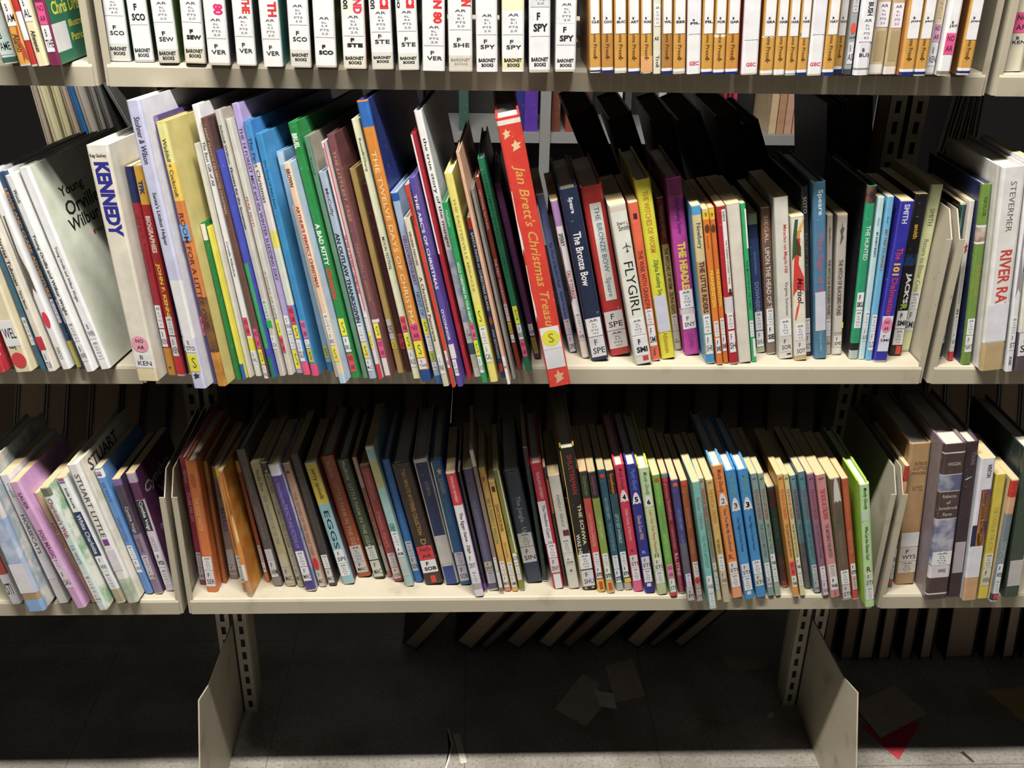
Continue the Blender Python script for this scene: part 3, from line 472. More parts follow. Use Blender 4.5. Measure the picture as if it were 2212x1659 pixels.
B('H', '845 960 1605 560 692 190', 'pict', 'e0392a', 'large worn red picture book with gold script title', "b|ece4da|190|215;t|#wave|e8e0d8|560|900|0|.1;t|#wave|e8e0d8|950|1250|0|.08;h|#leaf|e8c890|235|290|.15|.5;h|#leaf|e8c890|300|360|.4|.85;t|Jan Brett's Christmas Treasury|e4a848|430|1345|.25|.8|.012|i;W|1285|1398;O|1300|1385|e8e020|S;W|1400|1500|dcdce0;h|P18.8|333|1440|1458|.3|.75|.03;h|#leaf|d8b088|1510|1580|.3|.8", yaw=0, side='c42c24', H=None)
# MIDDLE SHELF, middle bay: novels
B('I', '322 384 1450 64 126 228', 'paper', '6f86c0', 'periwinkle paperback right of the big red book', 't|The Witch of Blackbird Pond|2c3c5c|590|940|.3|.7;t|Elizabeth George Speare|2c3c5c|975|1190|.3|.7;A|1190|1305|5.7 9.0;F|1310|1440|F SPE|e4dce4')
B('I', '425 480 1495 172 235 270', 'paper', 'eceaee', 'white paperback with lilac top and red title', 'b|b48cc8|270|465;t|SPERRY|2c242c|520|620|.2|.75|.02;t|CALL IT COURAGE|c02c54|810|1030|.25|.75|.02;t|#wave|3c3c48|620|1080|.0|.25;A|1140|1260|6.2 3.0;F|1265|1350|F SPE|ecdfe0;b|ecdcd4|1350|1495')
B('I', '495 632 1518 238 390 188', 'hard', '1f2d4a', 'navy hardcover with white serif title', 't|Speare|e4e8f0|240|365|.35|.65|.02;t|The Bronze Bow|f0f0f4|510|930|.3|.72|.02;A|1180|1320|5.0 10.0;F|1325|1478|F SPE|dadade', side='24304c')
B('I', '640 800 1480 400 582 172', 'hard', 'b42a2a', 'red hardcover with cream title panel', 'P|e0ddd0|285|1040|.28|.8;t|THE BRONZE BOW . Speare|3c7ca0|315|1015|.38|.68|.01;F|1125|1270|F SPE|d8d4d2;A|1275|1410|5.0 10.0|d0ccca')
B('I', '850 956 1546 614 774 310', 'paper', 'e2e4d8', 'off-white paperback with small aeroplane silhouette', "b|d8cdb8|310|350;h|Sherri L|222|430|455|.3|.95|.01;h|Smith|222|460|500|.35|.98|.01;h|#plane|6c7068|595|675|.4|.9;t|FLYGIRL|22241c|745|1155|.3|.85|.0;A|1185|1310|4.3 11.0;F|1322|1470|F SMI||bold;P|d83830|1475|1512|.5|.85")
B('I', '960 1035 1516 780 856 285', 'paper', 'ec6840', 'orange paperback with small dark square', "P|3c1c34|365|410|.35|.75;t|THE WAR WITH GRANDPA|70281c|655|1110|.25|.75|.012;A|1110|1228|3.9 3.0;F|1235|1395|F SMI;t|Yearling|7c4070|1410|1470|.3|.7")
B('I', '1045 1145 1502 822 960 112', 'hard', 'dcd824', 'bright yellow hardcover', "t|THE WITCHES OF WORM|c88418|190|670|.35|.72|.01;t|Zilpha Keatley Snyder|3c7434|725|1060|.35|.75|.01;W|1005|1285|cccde0;h|AR|222|1015|1032|.35|.6|.03;h|6.0|888|1105|1120|.4|.65;h|SNY|222|1215|1235|.45|.8|.04;t|Atheneum|c08418|1290|1450|.35|.7|.01", side='d8d420')
B('I', '1148 1200 1430 992 1062 245', 'paper', 'bca668', 'tan paperback with dark red top', "b|8c2024|245|605;t|YEARLING NEWBERY|c09088|300|560|.3|.7;t|THE WITCHES OF WORM - ZILPHA KEATLEY|26221c|635|1180|.25|.75|.02;A|1150|1275|5.7 6.0|d8cfd0;f|1335|1375|F SNY;b|c8c0b4|1280|1430")
B('I', '1218 1340 1472 1068 1196 95', 'hard', 'b83a9c', 'magenta hardcover with yellow title', "b|8c2c70|95|230;t|Zilpha Keatley Snyder|5c1c84|235|530|.35|.7;t|THE HEADLESS|e8d048|590|1010|.3|.8|.05;A|960|1100|5.3 6.0;b|d8d0d4|1100|1150;F|1150|1262|F SNY;t|CUPID|8c2c78|1300|1420|.35|.65", side='9c3484')
B('J', '236 306 1538 118 196 310', 'paper', '7ab0a8', 'sky-blue sided paperback with black and orange spine', "b|4aa4e0|310|375;b|d8c890|375|740;t|Newbery|2c5c6c|440|640|.2|.8|.01;t|THE LITTLE RIDERS|4c2c20|740|1140|.25|.8|.03;A|1155|1298|3.4 2.0;F|1310|1460|F SHR;b|4898d0|1460|1538;b|c8a070|745|1150", side='66b4e8')
B('J', '318 368 1545 202 250 335', 'paper', 'e67e22', 'orange paperback with yellow top, front of the matching pair', "b|ecd428|335|410;t|#star|c05c18|345|400;O|450|515|5c3c28;t|Frankenstein|a85c1c|540|640|.3|.6;t|FRANKENSTEIN|f0d838|810|1095|.25|.8|.02;A|1205|1325|2.8 1.0;F|1335|1455|F SHE||bold")
B('J', '371 410 1532 252 300 325', 'paper', 'de7420', 'orange paperback with yellow top, right one of the pair', "b|ecd028|325|410;t|#star|b85414|345|400;O|450|510|5c3c28;t|FRANKENSTEIN|ecd038|800|1085|.25|.8|.02;A|1180|1305|2.8 1.0;F|1310|1435|F SHE||bold")
B('J', '418 486 1542 314 384 310', 'paper', 'b81c2c', 'crimson paperback with narrow white title strip', "P|eee8e4|335|980|.5|.95;t|SHREVE|333|350|430|.55|.85;t|THE TURNING OF JOSIAH T. BALD|333|575|920|.6|.85|.01;P|2c1818|955|1000|.6|.9;b|d8d4d8|1015|1145;A|1145|1265|5.1 2.0;F|1280|1445|F SH")
B('J', '490 586 1532 388 498 298', 'paper', 'e0d9ca', 'blank cream spine facing out, without lettering', '', side='d8d0c0')
B('J', '590 630 1522 500 540 290', 'paper', '2cb068', 'thin bright green paperback with title near foot', "t|THE MONSTER IN THE THIRD|1c6c44|730|1110|.25|.75|.01;A|1200|1325|4.2 1.0;P|eee|1340|1480|.5|1;t|#bar|e8f0e8|330|640|.7|1")
B('J', '633 700 1452 552 640 375', 'paper', '2c3e74', 'navy-blue paperback with pale green top', "b|9cb48c|375|450;b|20305c|450|560;t|SHUSTERMAN|6c8c9c|660|840|.4|.6;t|DOWNSIDERS|a0acc4|900|1180|.3|.7|.0;A|1130|1272|7.5 11.0;F|1280|1400|F SHU;b|a4b888|1405|1452")
B('J', '708 788 1465 660 738 322', 'paper', '74584a', 'brown paperback with white capital title', "b|8c5c40|322|560;t|SIEGAL|d4ccc0|380|590|.3|.7|.0;t|UPON THE HEAD OF THE GOAT|e0dcd4|630|1300|.25|.75|.01;A|1105|1228|6.8 10.0;F|1232|1365|F SIE||bold;b|7c6c60|1370|1465")
B('J', '800 912 1500 756 876 250', 'paper', 'dad6cb', 'off-white paperback with red title', "t|Miracles on Maple Hill|c83c3c|455|830|.5|.8|.012;t|Virginia Sorensen|55554c|900|1160|.5|.8|.0;A|1190|1320|4.5 7.0;F|1330|1440|F SOR|d6d3cc;P|333|1455|1468|.55|.85")
B('J', '918 1014 1512 892 1000 395', 'paper', 'e8e0cc', 'cream paperback with red green and yellow swirls', "b|e8ecee|395|402;t|#wave|2c5c38|410|720|.0|.7;t|#wave|d8382c|560|1000|.0|.9;t|#swoosh|e8b030|400|560|.4|1;t|#swoosh|e04c3c|1020|1200|.1|.6;t|Soto|c84838|500|560|.4|.75|.0;t|Marisol|3c2430|868|1070|.35|.8|.02|i;A|1225|1352|4.4 3.0;F|1358|1470|F SOT|e0dcd8;b|c8a868|1472|1512")
B('J', '1016 1062 1475 968 1038 165', 'hard', '2e2e32', 'black hardcover with author in white capitals', "t|SOTO|dcdce0|235|365|.25|.75|.01;t|PACIFIC CROSSING|6c6c64|520|960|.3|.75|.0;A|1180|1295|4.8 4.0;F|1300|1440|F SOT|d0d0d0", side='202024')
B('J', '1068 1168 1500 1060 1170 130', 'hard', '4c7ea0', 'steel-blue hardcover with large white author name', "t|Speare|e4ecf0|180|380|.3|.75|.01;t|The Sign of the Beaver|c85468|520|1300|.25|.72|.015;W|978|1278|cccfdc;h|AR|222|992|1012|.5|.8|.03;h|6.0|777|1095|1110|.5|.75;h|SPE|222|1195|1215|.45|.75|.04;t|Houghton Mifflin|9cc0d4|1290|1440|.4|.6", side='48708c')
B('K', '16 54 1432 20 76 372', 'paper', 'b8b0a4', 'grey-beige paperback, left of its matching twin', "t|THE WITCH OF BLACKBIRD POND|3c3830|710|1130|.3|.75|.01;t|#leaf|7c7468|410|600|.3|.7;A|1165|1290|5.7 9.0;f|1320|1360|F SPE")
B('K', '57 124 1436 95 190 372', 'paper', 'b8b1a6', 'grey-beige paperback with small yellow mark', "t|THE WITCH OF BLACKBIRD POND|302c28|710|1135|.3|.7|.01;t|#leaf|5c544c|410|600|.3|.7;W|1140|1265|ccc6bc;P|ecd828|1190|1235|.6|1;F|1290|1375|F SPE|dcd8d0;b|dcd8cc|1380|1436")
B('K', '198 268 1468 336 410 150', 'hard', '1c9c6c', 'black-sided hardcover with green spine', "b|3c2824~8c6458|150|278;t|THE HUNTED|e4f0e8|450|715|.3|.75|.012;F|960|1092|F SKU||bold;A|1098|1230|5.4 5.0;b|1a1a1c|1345|1400;b|b0bcb8|1400|1468", side='1c1c20', D=.15)
B('K', '270 308 1470 410 474 238', 'paper', 'bcdfe4', 'pale aqua paperback with thin black title', "t|Slote|5c94a8|390|450|.3|.6;t|MY ROBOT BUDDY|26303c|500|690|.3|.65|.02;A|1105|1228|3.8 1.0;F|1232|1330|F SLO|d4dcdc")
B('K', '315 358 1476 478 546 232', 'paper', '6cb4dc', 'light blue paperback with brown title', "t|Slote|3c7ca0|380|430|.3|.6;t|MY TRIP TO ALPHA I|9c6c3c|480|790|.25|.7|.03;A|1130|1252|4.0 1.0;F|1256|1400|F SLO")
B('K', '372 478 1490 590 690 262', 'paper', '2e2ca4', 'royal blue paperback with red and yellow title', "t|SMITH|c4cce8|285|435|.3|.7|.03;t|The|d83848|620|710|.3|.75|.02;t|101|f0b428|738|830|.25|.75|.04;t|Dalmatians|c43050|850|1180|.3|.75|.02;W|1140|1408|dcdcec;O|1150|1268|f084ac|NOAR;f|1275|1345|F SMI", side='2a2890')
B('K', '500 604 1442 706 802 212', 'paper', '16161a', 'black paperback with bold white and green title', "t|smith|ecb028|440|550|.3|.65|.03;b|2c5898~16161a|668|755;t|JACK'S|f0f0f0|810|1045|.25|.75|.04;t|R|9cc44c|1048|1092|.25|.75|.04;F|1098|1235|F SMI||bold;A|1240|1358|4.8 7.0;P|e03c34|1365|1430|.45|.85")
B('K', '622 722 1408 836 950 138', 'paper', 'e6eaae', 'pale lime paperback leaning on the end bracket', "t|SMITH|74785c|320|450|.3|.7|.0;t|Return to Bitter Creek|84886c|555|980|.3|.7|.0;A|955|1082|4.8 5.0;F|1088|1255|F SMI|dcdcdc", side='d8dca4')
# MIDDLE SHELF, right bay
B('K', '845 918 1466 978 1050 285', 'paper', '1c3f3e', 'dark green paperback with white script title', "t|#wave|6c8c84|300|500|.3|.6;t|SHILOH  Phyllis Reynolds Naylor|b4c4bc|700|1060|.35|.65|.01;A|1095|1215|4.0 4.0|ccd0d4;F|1220|1345|F NAY|d0d4d8", side='101818')
B('K', '936 992 1482 1042 1112 270', 'paper', 'dcd5ca', 'off-white paperback with red foot', "t|#leaf|984838|575|670|.1|.8;t|PHYLLIS REYNOLDS NAYLOR|8c8478|730|1050|.35|.65|.0;t|SHILOH|333|1085|1200|.3|.7|.03;A|1130|1250|4.4 4.0;F|1255|1372|F NAY;b|d0303c|1410|1482")
B('K', '1045 1140 1512 1176 1280 142', 'hard', '6e9238', 'olive green hardcover with navy side', "t|NAYLOR|2c4018|235|380|.35|.7|.0;b|f0f0e8|448|462;b|c8c0b0~8c4030|462|575;b|f0f0e8|575|590;t|SHILOH|a89844|750|980|.35|.75|.0;A|1160|1282|4.4 4.0;F|1288|1412|F NAY", side='202c58')
B('K', '1160 1372 1562 1335 1520 15', 'hard', 'e8e5e2', 'thick white hardcover with red title', "t|STEVERMER|75706c|115|500|.4|.65|.0;t|RIVER RATS|d83c30|640|1140|.3|.8|.02;W|1045|1335|e6e6ee;h|AR|333|1060|1080|.5|.7|.03;h|8.0|999|1155|1170|.5|.65;h|STE|222|1250|1285|.35|.6|.03;b|c4a878|1342|1562", side='e0ddd4')
B('K', '1378 1440 1566 1535 1600 -40', 'paper', 'ececf0', 'thin white book right of the thick white one', "t|#wave|9c94a0|400|1000|.2|.8;A|1150|1268|5.0 3.0;F|1275|1400|F ST;t|BONES|4c4858|1450|1515|.3|.7|.02")
B('K', '1448 1580 1562 1600 1740 100', 'hard', '6c5c6c', 'greyish purple book at right edge', "b|e8e4d8|800|1260;F|1265|1440|F ST;b|5c4c54|1440|1562")
# LOWER SHELF, left bay
B('L', '85 150 1515 -330 -262 650', 'paper', 'dcd6dc', 'leaning spine with reddish top at far left', "b|b84c40|650|1300;W|1300|1500|dcdce4|STI", yaw=6)
B('L', '190 335 1570 -225 -95 560', 'hard', 'b0c4e4', 'thick leaning spine with blue sky picture', "b|dcd4d4|560|900;b|9ab0d8~c8d4e8|900|1190;W|1225|1430|e8e4ec;b|b09468|1432|1480;b|8cb0e0|1480|1570", yaw=6, side='9cacb8~d8d4cc')
B('L', '412 496 1508 -15 60 592', 'paper', 'e6e2ea', 'leaning white spine with spaced grey capitals', "t|HORSECATS|55505c|870|1150|.3|.7|.02;t|Vogel|888|640|740|.3|.6;W|1155|1330|dcd8e0;b|d8d2d4|1330|1508", yaw=6)
B('L', '555 632 1545 62 148 645', 'paper', 'd9a6d4', 'leaning pink spine with dark pink title', "t|SAUER|6c3c68|710|830|.3|.7|.02;t|FOG MAGIC|883c74|980|1180|.3|.75|.02;A|1185|1260|5.0 5.0|e8d4e8;F|1262|1390|F SAU|e4d8e4", yaw=6, side='d09ccc')
B('L', '648 684 1500 215 262 720', 'paper', 'c8a484', 'curled worn paperback with brown title', "t|RED DOG|8c5030|930|1110|.25|.8|.02;t|WALLACE|9c6c50|1130|1280|.3|.7", yaw=6, side='a8c488~e8c070')
B('L', '712 770 1560 276 345 682', 'paper', 'd4e4e0', 'leaning pale aqua spine with red and blue title', "b|6c7464|682|740;t|Charlotte's Web|b83c5c|755|1035|.25|.8|.02;t|E.B. WHITE|7c9cb0|1090|1225|.3|.7;A|1300|1440|4.4 5.0;F|1440|1490|F WHI", yaw=6, side='e8e8dc~8cb890')
B('L', '836 896 1508 395 468 612', 'paper', 'e8ecee', 'leaning white spine with navy title panel', "h|#bar|d84858|612|628|.2|.8;h|#bar|5878b8|632|645|.2|.8;t|Emily Rodda|222|680|825|.3|.65|.02;P|26345c|850|1165|.05|.95;t|White Charlotte|d8dce8|870|1150|.25|.75|.02;F|1170|1275|F WHI;A|1285|1400|4.4 5.0;b|b0a484|1405|1508", yaw=6)
B('L', '915 1005 1508 478 560 520', 'hard', 'efebe6', 'leaning cream hardcover with brown capital title', "t|STUART LITTLE|55443c|580|1030|.3|.75|.01;P|7c3c98|1045|1090|.25|.75;W|1120|1270|e4dce8;b|c0c8b4~98a88c|1330|1508;X|STUART|4a3c34|.02|.10|.03|.11", yaw=6, side='ece8dc~d8d4bc')
B('L', '1050 1106 1440 662 735 545', 'paper', '5c90d0', 'leaning light blue paperback with white top', "b|e8e8ec|545|605;h|#bar|e07050|562|572|.2|.8;h|#bar|4868b8|576|592|.2|.8;t|E.B. WHITE|34609c|640|780|.3|.7;t|STUART LITTLE|4468a8|890|1060|.3|.7|.01;A|1090|1185|4.4 5.0;F|1190|1280|F WHI", yaw=6)
B('L', '1118 1182 1440 790 876 618', 'paper', '8c7894', 'leaning purple-grey paperback with dark author panel', "b|7c68a8|618|660;b|4c4050|660|1010;t|Cynthia Voigt|d0ccd4|810|1000|.25|.75|.01;t|DICEY'S SONG|6c5c74|1040|1140|.3|.7;A|1160|1260|5.0 12.0|ccc4d0;F|1262|1330|F VOI|ccc4cc", yaw=6, side='4c3850')
B('L', '1190 1258 1418 888 980 575', 'paper', 'dccee0', 'leaning plum paperback beside left end bracket', "b|c4b0cc|575|640;b|64305c|640|765;P|2c3438|768|985|.05|.95;t|Cynthia Voigt|f0f0f0|775|980|.25|.75|.015;t|DICEY'S|b8a8c0|1030|1130|.3|.7;F|1140|1245|F VOI||bold;A|1255|1370|5.0 12.0;X|Cynthia|c8bcc8|.012|.095|.14|.24;X|Voigt|c8bcc8|.045|.1|.26|.36;X|DICEY'S SONG|b8a8c0|.02|.09|.5|.54", yaw=6, side='5c2c54', H=None)
# LOWER SHELF, middle bay
B('M', '225 282 1412 64 112 402', 'hard', '9c2c4c', 'dark raspberry book, first in the bay', "t|NEVILLE|d8a0a8|500|600|.3|.7;t|IT'S LIKE THIS, CAT|d8a8b0|680|910|.25|.75|.01;A|1155|1275|6.0 5.0|ccc8cc;F|1280|1370|F NEV|c8c4c8", yaw=3)
B('M', '288 385 1470 116 216 432', 'hard', 'dc7634', 'bright orange hardcover near left end bracket', "t|SEREDY|984c1c|530|640|.3|.65;t|THE GOOD MASTER|f0b884|720|985|.3|.65|.01;A|1190|1295|6.0 5.0;F|1300|1425|F SER|e4e0e4", yaw=3)
B('M', '402 432 1400 246 296 432', 'paper', 'b0602c', 'brown-orange paperback right of the bright orange one', "b|c08038|432|600", yaw=3)
B('M', '448 548 1366 304 360 470', 'paper', 'a08480', 'mauve paperback with yellow top', "b|d8ac3c|470|562;t|Emily Neville|5c4c60|590|720|.3|.6;t|BERRIES|5c4a54|800|990|.25|.7|.02;W|1130|1250|c0b8b8;F|1255|1330|F NEW|bcb4b0", yaw=3)
B('M', '570 612 1468 348 388 476', 'paper', 'e89030', 'orange illustrated paperback, worn yellow marks', "b|f0c030|476|545;t|#wave|f0c860|600|900|.2|.8;t|#wave|c86818|760|1150|.3|.9;A|1180|1320|3.0 1.0;F|1325|1395|F NEW;b|d87840|1400|1468", yaw=3)
B('M', '632 668 1508 386 440 502', 'paper', 'e09038', 'orange paperback with torn white cover sticking out', "t|#wave|b86428|520|900|.4|1;t|#wave|f0dc9c|760|1100|.5|1;W|1255|1380|f0f0f4;b|c8a070|1400|1508", yaw=9, side='c87820~e09838')
B('M', '728 772 1392 500 542 430', 'paper', 'a04c28', 'rust thin paperback behind a grey-brown one', "b|d09838|430|520;A|1100|1230|4.0 2.0|c4bcc4;F|1235|1310|F PAU;b|c87038|1315|1392", yaw=3)
B('M', '800 896 1425 494 575 345', 'hard', '5c5250', 'tall grey-brown book with grey label', "t|WILLIAM ARMSTRONG|8c8278|480|700|.35|.6;t|SOUNDER|807870|800|1060|.35|.6;W|1130|1215|c8c4c8;F|1218|1350|F ARM|d0ccd0;b|847c74|1355|1425", yaw=3)
B('M', '905 1000 1428 612 692 452', 'paper', 'b4a87c', 'khaki paperback with blue title', "t|Paula Fox|4c483c|500|670|.35|.65|.01;t|THE ONE EYED CAT OF THE|6890a0|700|1090|.3|.65|.01;W|1170|1270|c0b8a0;F|1275|1400|F MAC|bcb4a4", yaw=3)
B('M', '1006 1062 1432 700 752 440', 'paper', 'b8ac90', 'beige paperback with dark top band', "b|443c38|440|530;t|#star|d8d4cc|495|525;t|BETTY REN|686050|540|680|.3|.7;t|A LEMON AND A STAR|807464|760|1120|.3|.7;A|1165|1260|5.0 4.0|c4bcb0;F|1270|1400|F MAC|c0b8ac", yaw=3)
B('M', '1070 1158 1468 768 850 460', 'paper', '4a3c88', 'purple paperback with white top and blue-white side', "b|e0dce8|460|545;t|The Facts and Fictions of Minna|9c90c4|600|770|.3|.6;t|THE FACTS AND FICTIONS OF|9484c4|770|1120|.3|.7|.02;A|1145|1265|5.0 5.0;F|1270|1380|F MAC", yaw=3, side='d4d4e8~6c9ce0')
B('M', '1172 1240 1432 878 934 448', 'paper', 'bc947c', 'pinkish tan paperback with red dot', "t|#leaf|7c3028|500|530;t|THE SISTERS OF THE WOLF TRIBE|8c6858|680|1180|.3|.7|.01;O|1198|1290|d02434;F|1300|1420|F MAC|ccc4bc", yaw=3)
B('M', '1252 1320 1424 942 1006 380', 'paper', '3c3836', 'black worn paperback left of yellow-blue one', "t|MACDONALD THE SNOWMAN|5c5650|560|1090|.3|.6|.01;A|1175|1280|4.0 5.0;F|1285|1395|F MAC|d4d0d0", yaw=3, side='302c2c')
B('M', '1366 1461 1412 1056 1152 450', 'paper', '90c0cc', 'yellow and light blue paperback with handwritten title', "b|d8c040|450|770;t|jerry spinelli|3c3818|490|730|.3|.75|.01;t|EGGS|1c2828|825|1125|.3|.75|.012;F|1135|1240|F SPI;A|1245|1340|3.6 4.0", yaw=2, side='58404c')
B('M', '1478 1598 1356 1180 1288 398', 'hard', 'a44c26', 'rust-brown hardcover left of dark green one', "t|MacBride|ccA078|430|560|.3|.65;t|LITTLE FARM IN THE OZARKS|c89c78|610|1200|.35|.65|.012;A|1100|1225|5.0 8.0|c8c4c4;F|1228|1312|F MAC|c4c0bc", yaw=2)
B('N', '395 492 1368 98 190 422', 'hard', '3c4c38', 'dark green hardcover with pale capital title', "t|MacBride|b8bc9c|430|580|.35|.65;t|LITTLE FARM IN THE OZARKS|a8ac8c|610|1180|.35|.65|.012;A|1105|1210|5.0 8.0|ccd0c8;F|1220|1345|F MAC|ccccc4", yaw=2)
B('N', '506 540 1352 218 256 400', 'paper', 'ba7a6c', 'thin dusty pink paperback', "b|d8b0a0|400|640;t|WHERE THE LILIES|7c3c34|640|1050|.3|.7|.01;W|1105|1300|b8b0b0", yaw=2)
B('N', '556 636 1392 282 356 468', 'paper', 'a03a3c', 'brick red paperback with silver lettering', "b|444038|468|485;t|SORENSEN|c8848c|520|730|.35|.65|.0;t|Plain Girl|c07878|830|1110|.35|.65;A|1160|1270|5.0 4.0|ccc4c4;F|1275|1360|F SOR|ccc4c4", yaw=2)
B('N', '645 718 1428 326 390 325', 'paper', '9cc4c4', 'pale teal paperback standing higher than neighbours', "b|b8b878|430|640;t|ORP|1c6c74|925|990|.2|.8|.02;A|990|1110|5.0 5.0;F|1112|1190|F SOB||bold;W|1200|1340|b8c4c0", yaw=2)
B('N', '724 788 1396 452 522 425', 'hard', '2166b0', 'medium blue book left of the dark brown one', "t|ENCYCLOPEDIA BROWN KEEPS|5c90c8|600|1050|.35|.6|.0;A|1065|1180|4.0 2.0|b8bcc8;F|1185|1300|F SOB|b4b4c0", yaw=2)
B('N', '812 950 1416 528 692 460', 'hard', '3e2a26', 'thick dark brown book with gold title', "t|TWO MINUTE MYSTERIES COLLECTION|c09c48|490|1015|.4|.62|.01;t|DON|c09c48|1050|1200|.4|.7|.01;N|1105|1212|dc3440;F|1215|1312|F SOB||bold;P|d83434|1338|1392|.4|.68", yaw=2)
B('N', '960 1078 1416 702 826 425', 'hard', 'c8c4bc', 'white-bordered hardcover with dark navy panel', "P|26305c|440|1020|.12|.9;t|SOBOL|8c8450|590|710|.4|.65|.01;W|1022|1245|c4bfbc;h|AR|222|1040|1055|.35|.55|.03;h|SOB|222|1180|1200|.4|.7|.03;P|2c4488|1262|1410|.12|.88", yaw=1)
B('N', '1086 1166 1418 836 944 428', 'hard', '205c90', 'white-edged blue hardcover with gold diamonds', "t|#star|d0c46c|478|545|.3|.8;t|SCHOLASTIC|c0b868|565|690|.35|.65|.01;t|ENCYCLOPEDIA|4884ac|720|940|.35|.6;t|#bar|dcd8cc|430|1150|0|.1;A|1155|1255|4.0 2.0|d4ccdc;F|1260|1380|F SOB|d0ccd8", yaw=1)
B('N', '1204 1278 1510 966 1046 528', 'paper', 'ece8ee', 'white paperback with red top, sticking out over edge', "b|e02c34|528|780;t|YEARLING NEWBERY|f4c8c8|545|760|.35|.65|.02;t|The Egypt Game . Zilpha|2c282c|840|1180|.3|.75|.015;F|1165|1300|F SNY;A|1303|1400|5.0 9.0;b|b8b0ac|1405|1450", yaw=1, side='8c4cb8')
B('N', '1284 1302 1470 1058 1092 512', 'paper', '30302c', 'thin black paperback right of white and red one', "b|7c4ca4|1400|1470", yaw=1)
B('N', '1306 1384 1462 1096 1188 488', 'paper', '5a5474', 'slate purple paperback with faint title', "t|WE REMEMBER DAVID SPENCER|807c94|740|1230|.3|.6|.0;F|1230|1300|F SNY|b4ac98;A|1305|1400|5.0 5.0|bcb8c0", yaw=0)
B('O', '285 310 1490 44 82 400', 'paper', '8c7a6c', 'tall thin grey-brown book with pages lifted', "b|dcd8d0|400|520;A|1215|1320|4.0 3.0;b|e4e0e0|1325|1445", yaw=0)
B('O', '320 366 1476 112 170 545', 'paper', 'd4a44c', 'yellow illustrated thin paperback', "t|#leaf|9c5c3c|590|640;t|BE A PERFECT PERSON|6c8c54|770|1110|.25|.75|.02;A|1245|1345|4.0 2.0;F|1350|1440|F MAN;b|ec8470|1445|1476")
B('O', '374 424 1476 192 240 640', 'paper', 'e4b254', 'short golden paperback with small black mark', "P|33291c|675|715|.3|.8;t|CHOCOLATE FEVER|4c3c18|810|1018|.25|.75|.02;t|Smith|a07830|1100|1220|.3|.7;A|1255|1350|4.0 1.0;F|1355|1440|F SMI")
B('O', '432 474 1470 226 270 548', 'paper', '868e34', 'olive thin paperback with white edge', "t|#bar|e0dccc|550|1180|.75|1;t|EZRA|5c6420|960|1060|.2|.6;W|1185|1255|ececf0|O;A|1260|1385|4.0 1.0")
B('O', '480 612 1412 304 428 572', 'hard', '2d3d4e', 'wide slate-blue hardcover with pale title', "t|The Jungle . Upton|a4acb4|750|1100|.35|.7|.01;A|1028|1130|8.0 20.0|ccc8c4;F|1135|1250|F SIN|ccc8c4", side='242c34')
B('O', '622 640 1400 446 500 375', 'paper', '28403c', 'thin black-green book with dark red edge', "t|#bar|7c2430|380|520|.5|1")
B('O', '690 772 1456 512 602 508', 'hard', 'c41c3c', 'crimson book with white title panel on lower spine', "t|YEARLING NEWBERY|f0b8c0|560|770|.35|.65|.015;P|e8e4e8|785|1108|.02|.72;t|The Headless Cupid . Z|302c30|815|1108|.25|.62|.012;A|1112|1215|5.0 8.0;F|1220|1330|F SNY|dcd4d8;P|f0ecf0|1340|1450|.2|.85")
B('O', '778 798 1442 606 634 520', 'paper', '3c2820', 'very thin dark book with orange streak', "t|#bar|e07030|620|880|.5|1")
B('O', '808 890 1456 642 732 600', 'paper', 'dad6ca', 'off-white paperback left of the tall black one', "t|PAMELA F. SERVICE|807c74|740|980|.4|.65|.0;P|6c2430|1008|1052|.4|.95;A|1075|1178|5.0 7.0|dcd8d4;F|1215|1270|F SER|dcd8d0;h|#star|444|1300|1330|.35|.65")
B('O', '914 1020 1465 738 860 392', 'hard', '1b1917', 'tall black hardcover with yellow edges and red author', "t|SHUSTERMAN|cc3034|435|732|.4|.7|.0;t|THE SCHWA|ece0b0|815|1120|.55|.8|.02;t|WAS HERE|e8e4d8|1035|1240|.15|.4|.02;A|1188|1302|4.6 10.0;b|2c2c2c|1303|1312;F|1312|1432|F SHU|dcdce4;h|#star|e8c838|1435|1462|.1|.4;h|#star|e8c838|1435|1462|.6|.9;P|d8b040|395|1430|0|.06", side='c8a030')
B('P', '185 256 1472 38 96 515', 'paper', 'd04840', 'red paperback with dark green top, after tall black one', "b|30382c|515|725;t|Goosebumps|60884c|545|700|.2|.8|.02;t|HOW TO KILL A MONSTER|e8a8a0|850|1110|.3|.65|.01;A|1155|1265|3.1 3.0;F|1268|1358|F STI||bold;b|ecc83c|1370|1472;P|d84030|1385|1450|.3|.8")
B('P', '262 328 1482 106 162 515', 'paper', '8aa040', 'olive green paperback with black-purple top', "b|302824|515|725;t|Goosebumps|884c78|545|700|.2|.8|.02;t|DEEP TROUBLE|c4cc90|890|1040|.3|.7|.01;A|1165|1268|3.5 3.0;F|1270|1372|F STI||bold;b|e0c040|1378|1482;P|d84838|1395|1455|.3|.8")
B('P', '338 396 1460 184 246 500', 'paper', '25566c', 'dark teal paperback with red spot near top', "O|530|562|d83c30;t|GOOSEBUMPS|8cb0bc|720|890|.3|.7|.01;t|THE GHOST IN THE MIRROR|7ca4b0|920|1140|.3|.7|.0;A|1180|1285|3.5 3.0;F|1290|1395|F STI||bold;b|a8bcb0|1400|1460")
B('P', '400 466 1456 252 312 505', 'paper', '24525c', 'teal paperback with black top and orange lettering', "b|201812|505|690;t|Goosebumps|e07c28|525|685|.25|.8|.02;t|LET'S GET INVISIBLE!|a8ccd0|850|1080|.3|.7|.012;A|1150|1255|3.3 3.0;F|1258|1350|F STI||bold;P|ecc030|1360|1392|.2|1;b|b8ac98|1395|1456")
